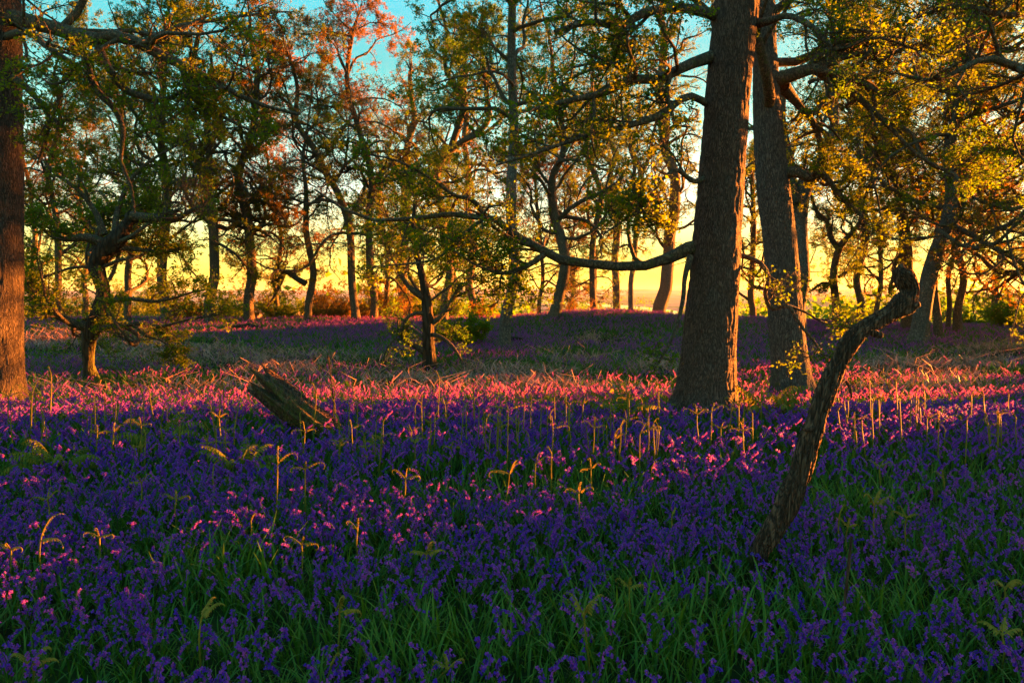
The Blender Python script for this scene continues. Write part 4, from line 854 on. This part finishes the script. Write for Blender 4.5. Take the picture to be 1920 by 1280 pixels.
SH = [  # top px, base px, style, own label or None
 (953, 735, 950, 905, 'fork', 'tallest golden fern shoot, one long arm raised, before the brown bracken'), (1015, 748, 1012, 850, 'fork', None), (1027, 724, 1026, 850, 'fork', 'golden fern shoot with wide drooping arms, highest of the group nearest the large oak'),
 (940, 770, 937, 880, 'fork', None), (912, 780, 908, 850, 'hook', None), (1145, 745, 1147, 850, 'fork', None), (1200, 790, 1198, 910, 'fork', None), (1232, 802, 1228, 885, 'hook', None), (1004, 848, 1000, 960, 'fork', None), (1034, 842, 1031, 945, 'hook', None),
 (955, 866, 946, 985, 'spread', None), (1108, 860, 1109, 960, 'fork', None), (1152, 806, 1149, 890, 'spread', None), (1222, 872, 1221, 935, 'hook', None), (760, 878, 759, 985, 'fork', None), (790, 735, 791, 850, 'fork', None), (714, 800, 712, 900, 'fork', None), (778, 755, 777, 850, 'hook', None),
 (808, 775, 805, 870, 'fork', None), (868, 760, 865, 870, 'hook', None), (395, 756, 410, 850, 'hook', None), (410, 765, 414, 860, 'fork', None), (655, 735, 652, 860, 'fork', None), (670, 735, 668, 850, 'fork', None), (520, 838, 517, 1000, 'fork', 'big fern shoot with outstretched curled arms below the tilted log'),
 (572, 855, 571, 985, 'fork', None), (88, 915, 88, 1030, 'fork', None), (75, 985, 77, 1130, 'spread', 'fern shoot split into a wide V of glowing stems among the shaded bluebells'), (265, 885, 262, 990, 'fork', None), (1095, 1120, 1108, 1300, 'spread', 'fern shoot with a wide V of golden arms rising from the green grass patch'),
 (1307, 758, 1307, 860, 'fork', None), (1334, 752, 1332, 860, 'fork', None), (1411, 768, 1411, 860, 'hook', None), (1352, 790, 1350, 860, 'fork', None), (1540, 706, 1538, 800, 'fork', None), (1590, 745, 1588, 830, 'hook', None), (1718, 730, 1717, 820, 'hook', None), (1725, 748, 1724, 830, 'fork', None),
 (1871, 758, 1869, 860, 'fork', None), (1856, 780, 1856, 870, 'fork', None), (1905, 775, 1903, 870, 'hook', None), (1575, 955, 1570, 1050, 'hook', None), (1590, 972, 1584, 1060, 'fork', None), (1640, 925, 1637, 1050, 'spread', None), (1700, 948, 1700, 1060, 'fork', None), (1885, 1080, 1888, 1200, 'spread', None),
 (1880, 1165, 1882, 1300, 'spread', None), (376, 1128, 378, 1290, 'spread', None), (636, 1120, 634, 1270, 'spread', None), (186, 988, 186, 1090, 'fork', None), (670, 970, 668, 1090, 'fork', None), (565, 1000, 570, 1110, 'fork', None), (400, 868, 402, 960, 'hook', None), (20, 1010, 18, 1120, 'fork', None),
 (800, 1020, 800, 1120, 'spread', None), (1180, 1080, 1180, 1200, 'fork', None), (1085, 905, 1085, 1010, 'fork', None), (1260, 960, 1258, 1060, 'hook', None), (1480, 880, 1478, 960, 'fork', None), (1770, 880, 1770, 960, 'fork', None), (1650, 860, 1650, 940, 'fork', None), (330, 920, 330, 1010, 'fork', None), (470, 970, 470, 1060, 'hook', None), (840, 1235, 770, 1330, 'fork', 'low arching fern shoot glowing at the bottom edge, in the green grass'), (620, 1240, 600, 1340, 'hook', None), (60, 1225, 60, 1340, 'spread', None)]
for k_, (px, py, bx, by, stl, lb) in enumerate(SH):
    lit = py < 880
    shoot(px, py, bx, by, stl, 3000 + k_, lb or (LL_ if lit else SL_), (GL if lit else GS) if lb is None else None)
for k_ in range(150):                                    # short stems through the lit band
    cx_ = [60, 190, 300, 420, 610, 690, 800, 905, 975, 1060, 1150, 1215, 1390, 1600, 1730, 1860][k_ % 16]; bx = cx_ + rg.normal(0, 24); by = rg.uniform(805, 905); hp = rg.uniform(60, 125)
    shoot(bx + rg.normal(0, 4), by - hp, bx, by, rg.choice(['hook', 'hook', 'fork']), 3200 + k_, LL_, GL)

def fern(px, py, hpx, nf, seed, label, mat='frond', spread=.9):
    rng = np.random.default_rng(seed); g = G(px, py); d = g[1]; base = np.array([g[0], d, float(gz(g[0], d))]); Hh = hpx * d / F
    root = empty('fern', base, label, 'fern')
    for k in range(nf):
        a = k * 2.4 + rng.normal(0, .3); e_ = rng.uniform(.75, 1.35); dv = np.array([math.cos(a) * math.cos(e_) * spread, math.sin(a) * math.cos(e_) * spread, math.sin(e_)])
        obj('frond', frond_mesh(rng, np.zeros(3), nrm(dv), Hh * rng.uniform(1.0, 1.5), rng.uniform(.4, 1.2), 16, Hh * .36, droop=rng.uniform(.5, 1.4), w=.02 * max(1, Hh / .5), r=.005, mat=mat), root)
fern(1436, 792, 95, 10, 41, 'sunlit golden fern with curled tips beside the foot of the large oak')
fern(1478, 797, 75, 9, 42, 'sunlit fern in front of the thick oak\'s mossy base')
fern(1165, 800, 95, 12, 43, 'leafy fern with a golden top near the brown bracken, before the large oak')
fern(1230, 790, 40, 6, 44, 'low green fern beside the dark root of the large oak')
fern(295, 850, 95, 7, 45, 'tall ladder-like fern frond among pink bluebells, below the gnarled oak')
fern(450, 905, 85, 14, 46, 'dark green fern clump in front of the tilted log')
fern(110, 900, 95, 14, 47, 'dark green fern clump below the broad trunk')
fern(540, 830, 60, 6, 48, 'green fern growing against the face of the tilted log')
fern(1650, 1020, 60, 6, 49, 'pale green fern near the dead branch\'s foot, among bluebells')

# ------------------------------------------------------------------ evening haze
hv = np.array([(x, y, z) for z in (-16, 105) for y in (-450, 9300) for x in (-9300, 9300)], float)
hq = np.array([(0, 2, 3, 1), (4, 5, 7, 6), (0, 1, 5, 4), (2, 6, 7, 3), (0, 4, 6, 2), (1, 3, 7, 5)])
m, n, l = newmat("haze")
vp = n.new('ShaderNodeVolumePrincipled'); vp.inputs['Color'].default_value = (.95, .9, .85, 1); vp.inputs['Density'].default_value = HAZE; vp.inputs['Anisotropy'].default_value = .3
o = n.new('ShaderNodeOutputMaterial'); l.new(vp.outputs[0], o.inputs['Volume'])
tag(obj('haze', mesh_np('haze', hv, hq, [m], smooth_sh=False)), 'warm evening haze over the valley', 'haze', kind='stuff')
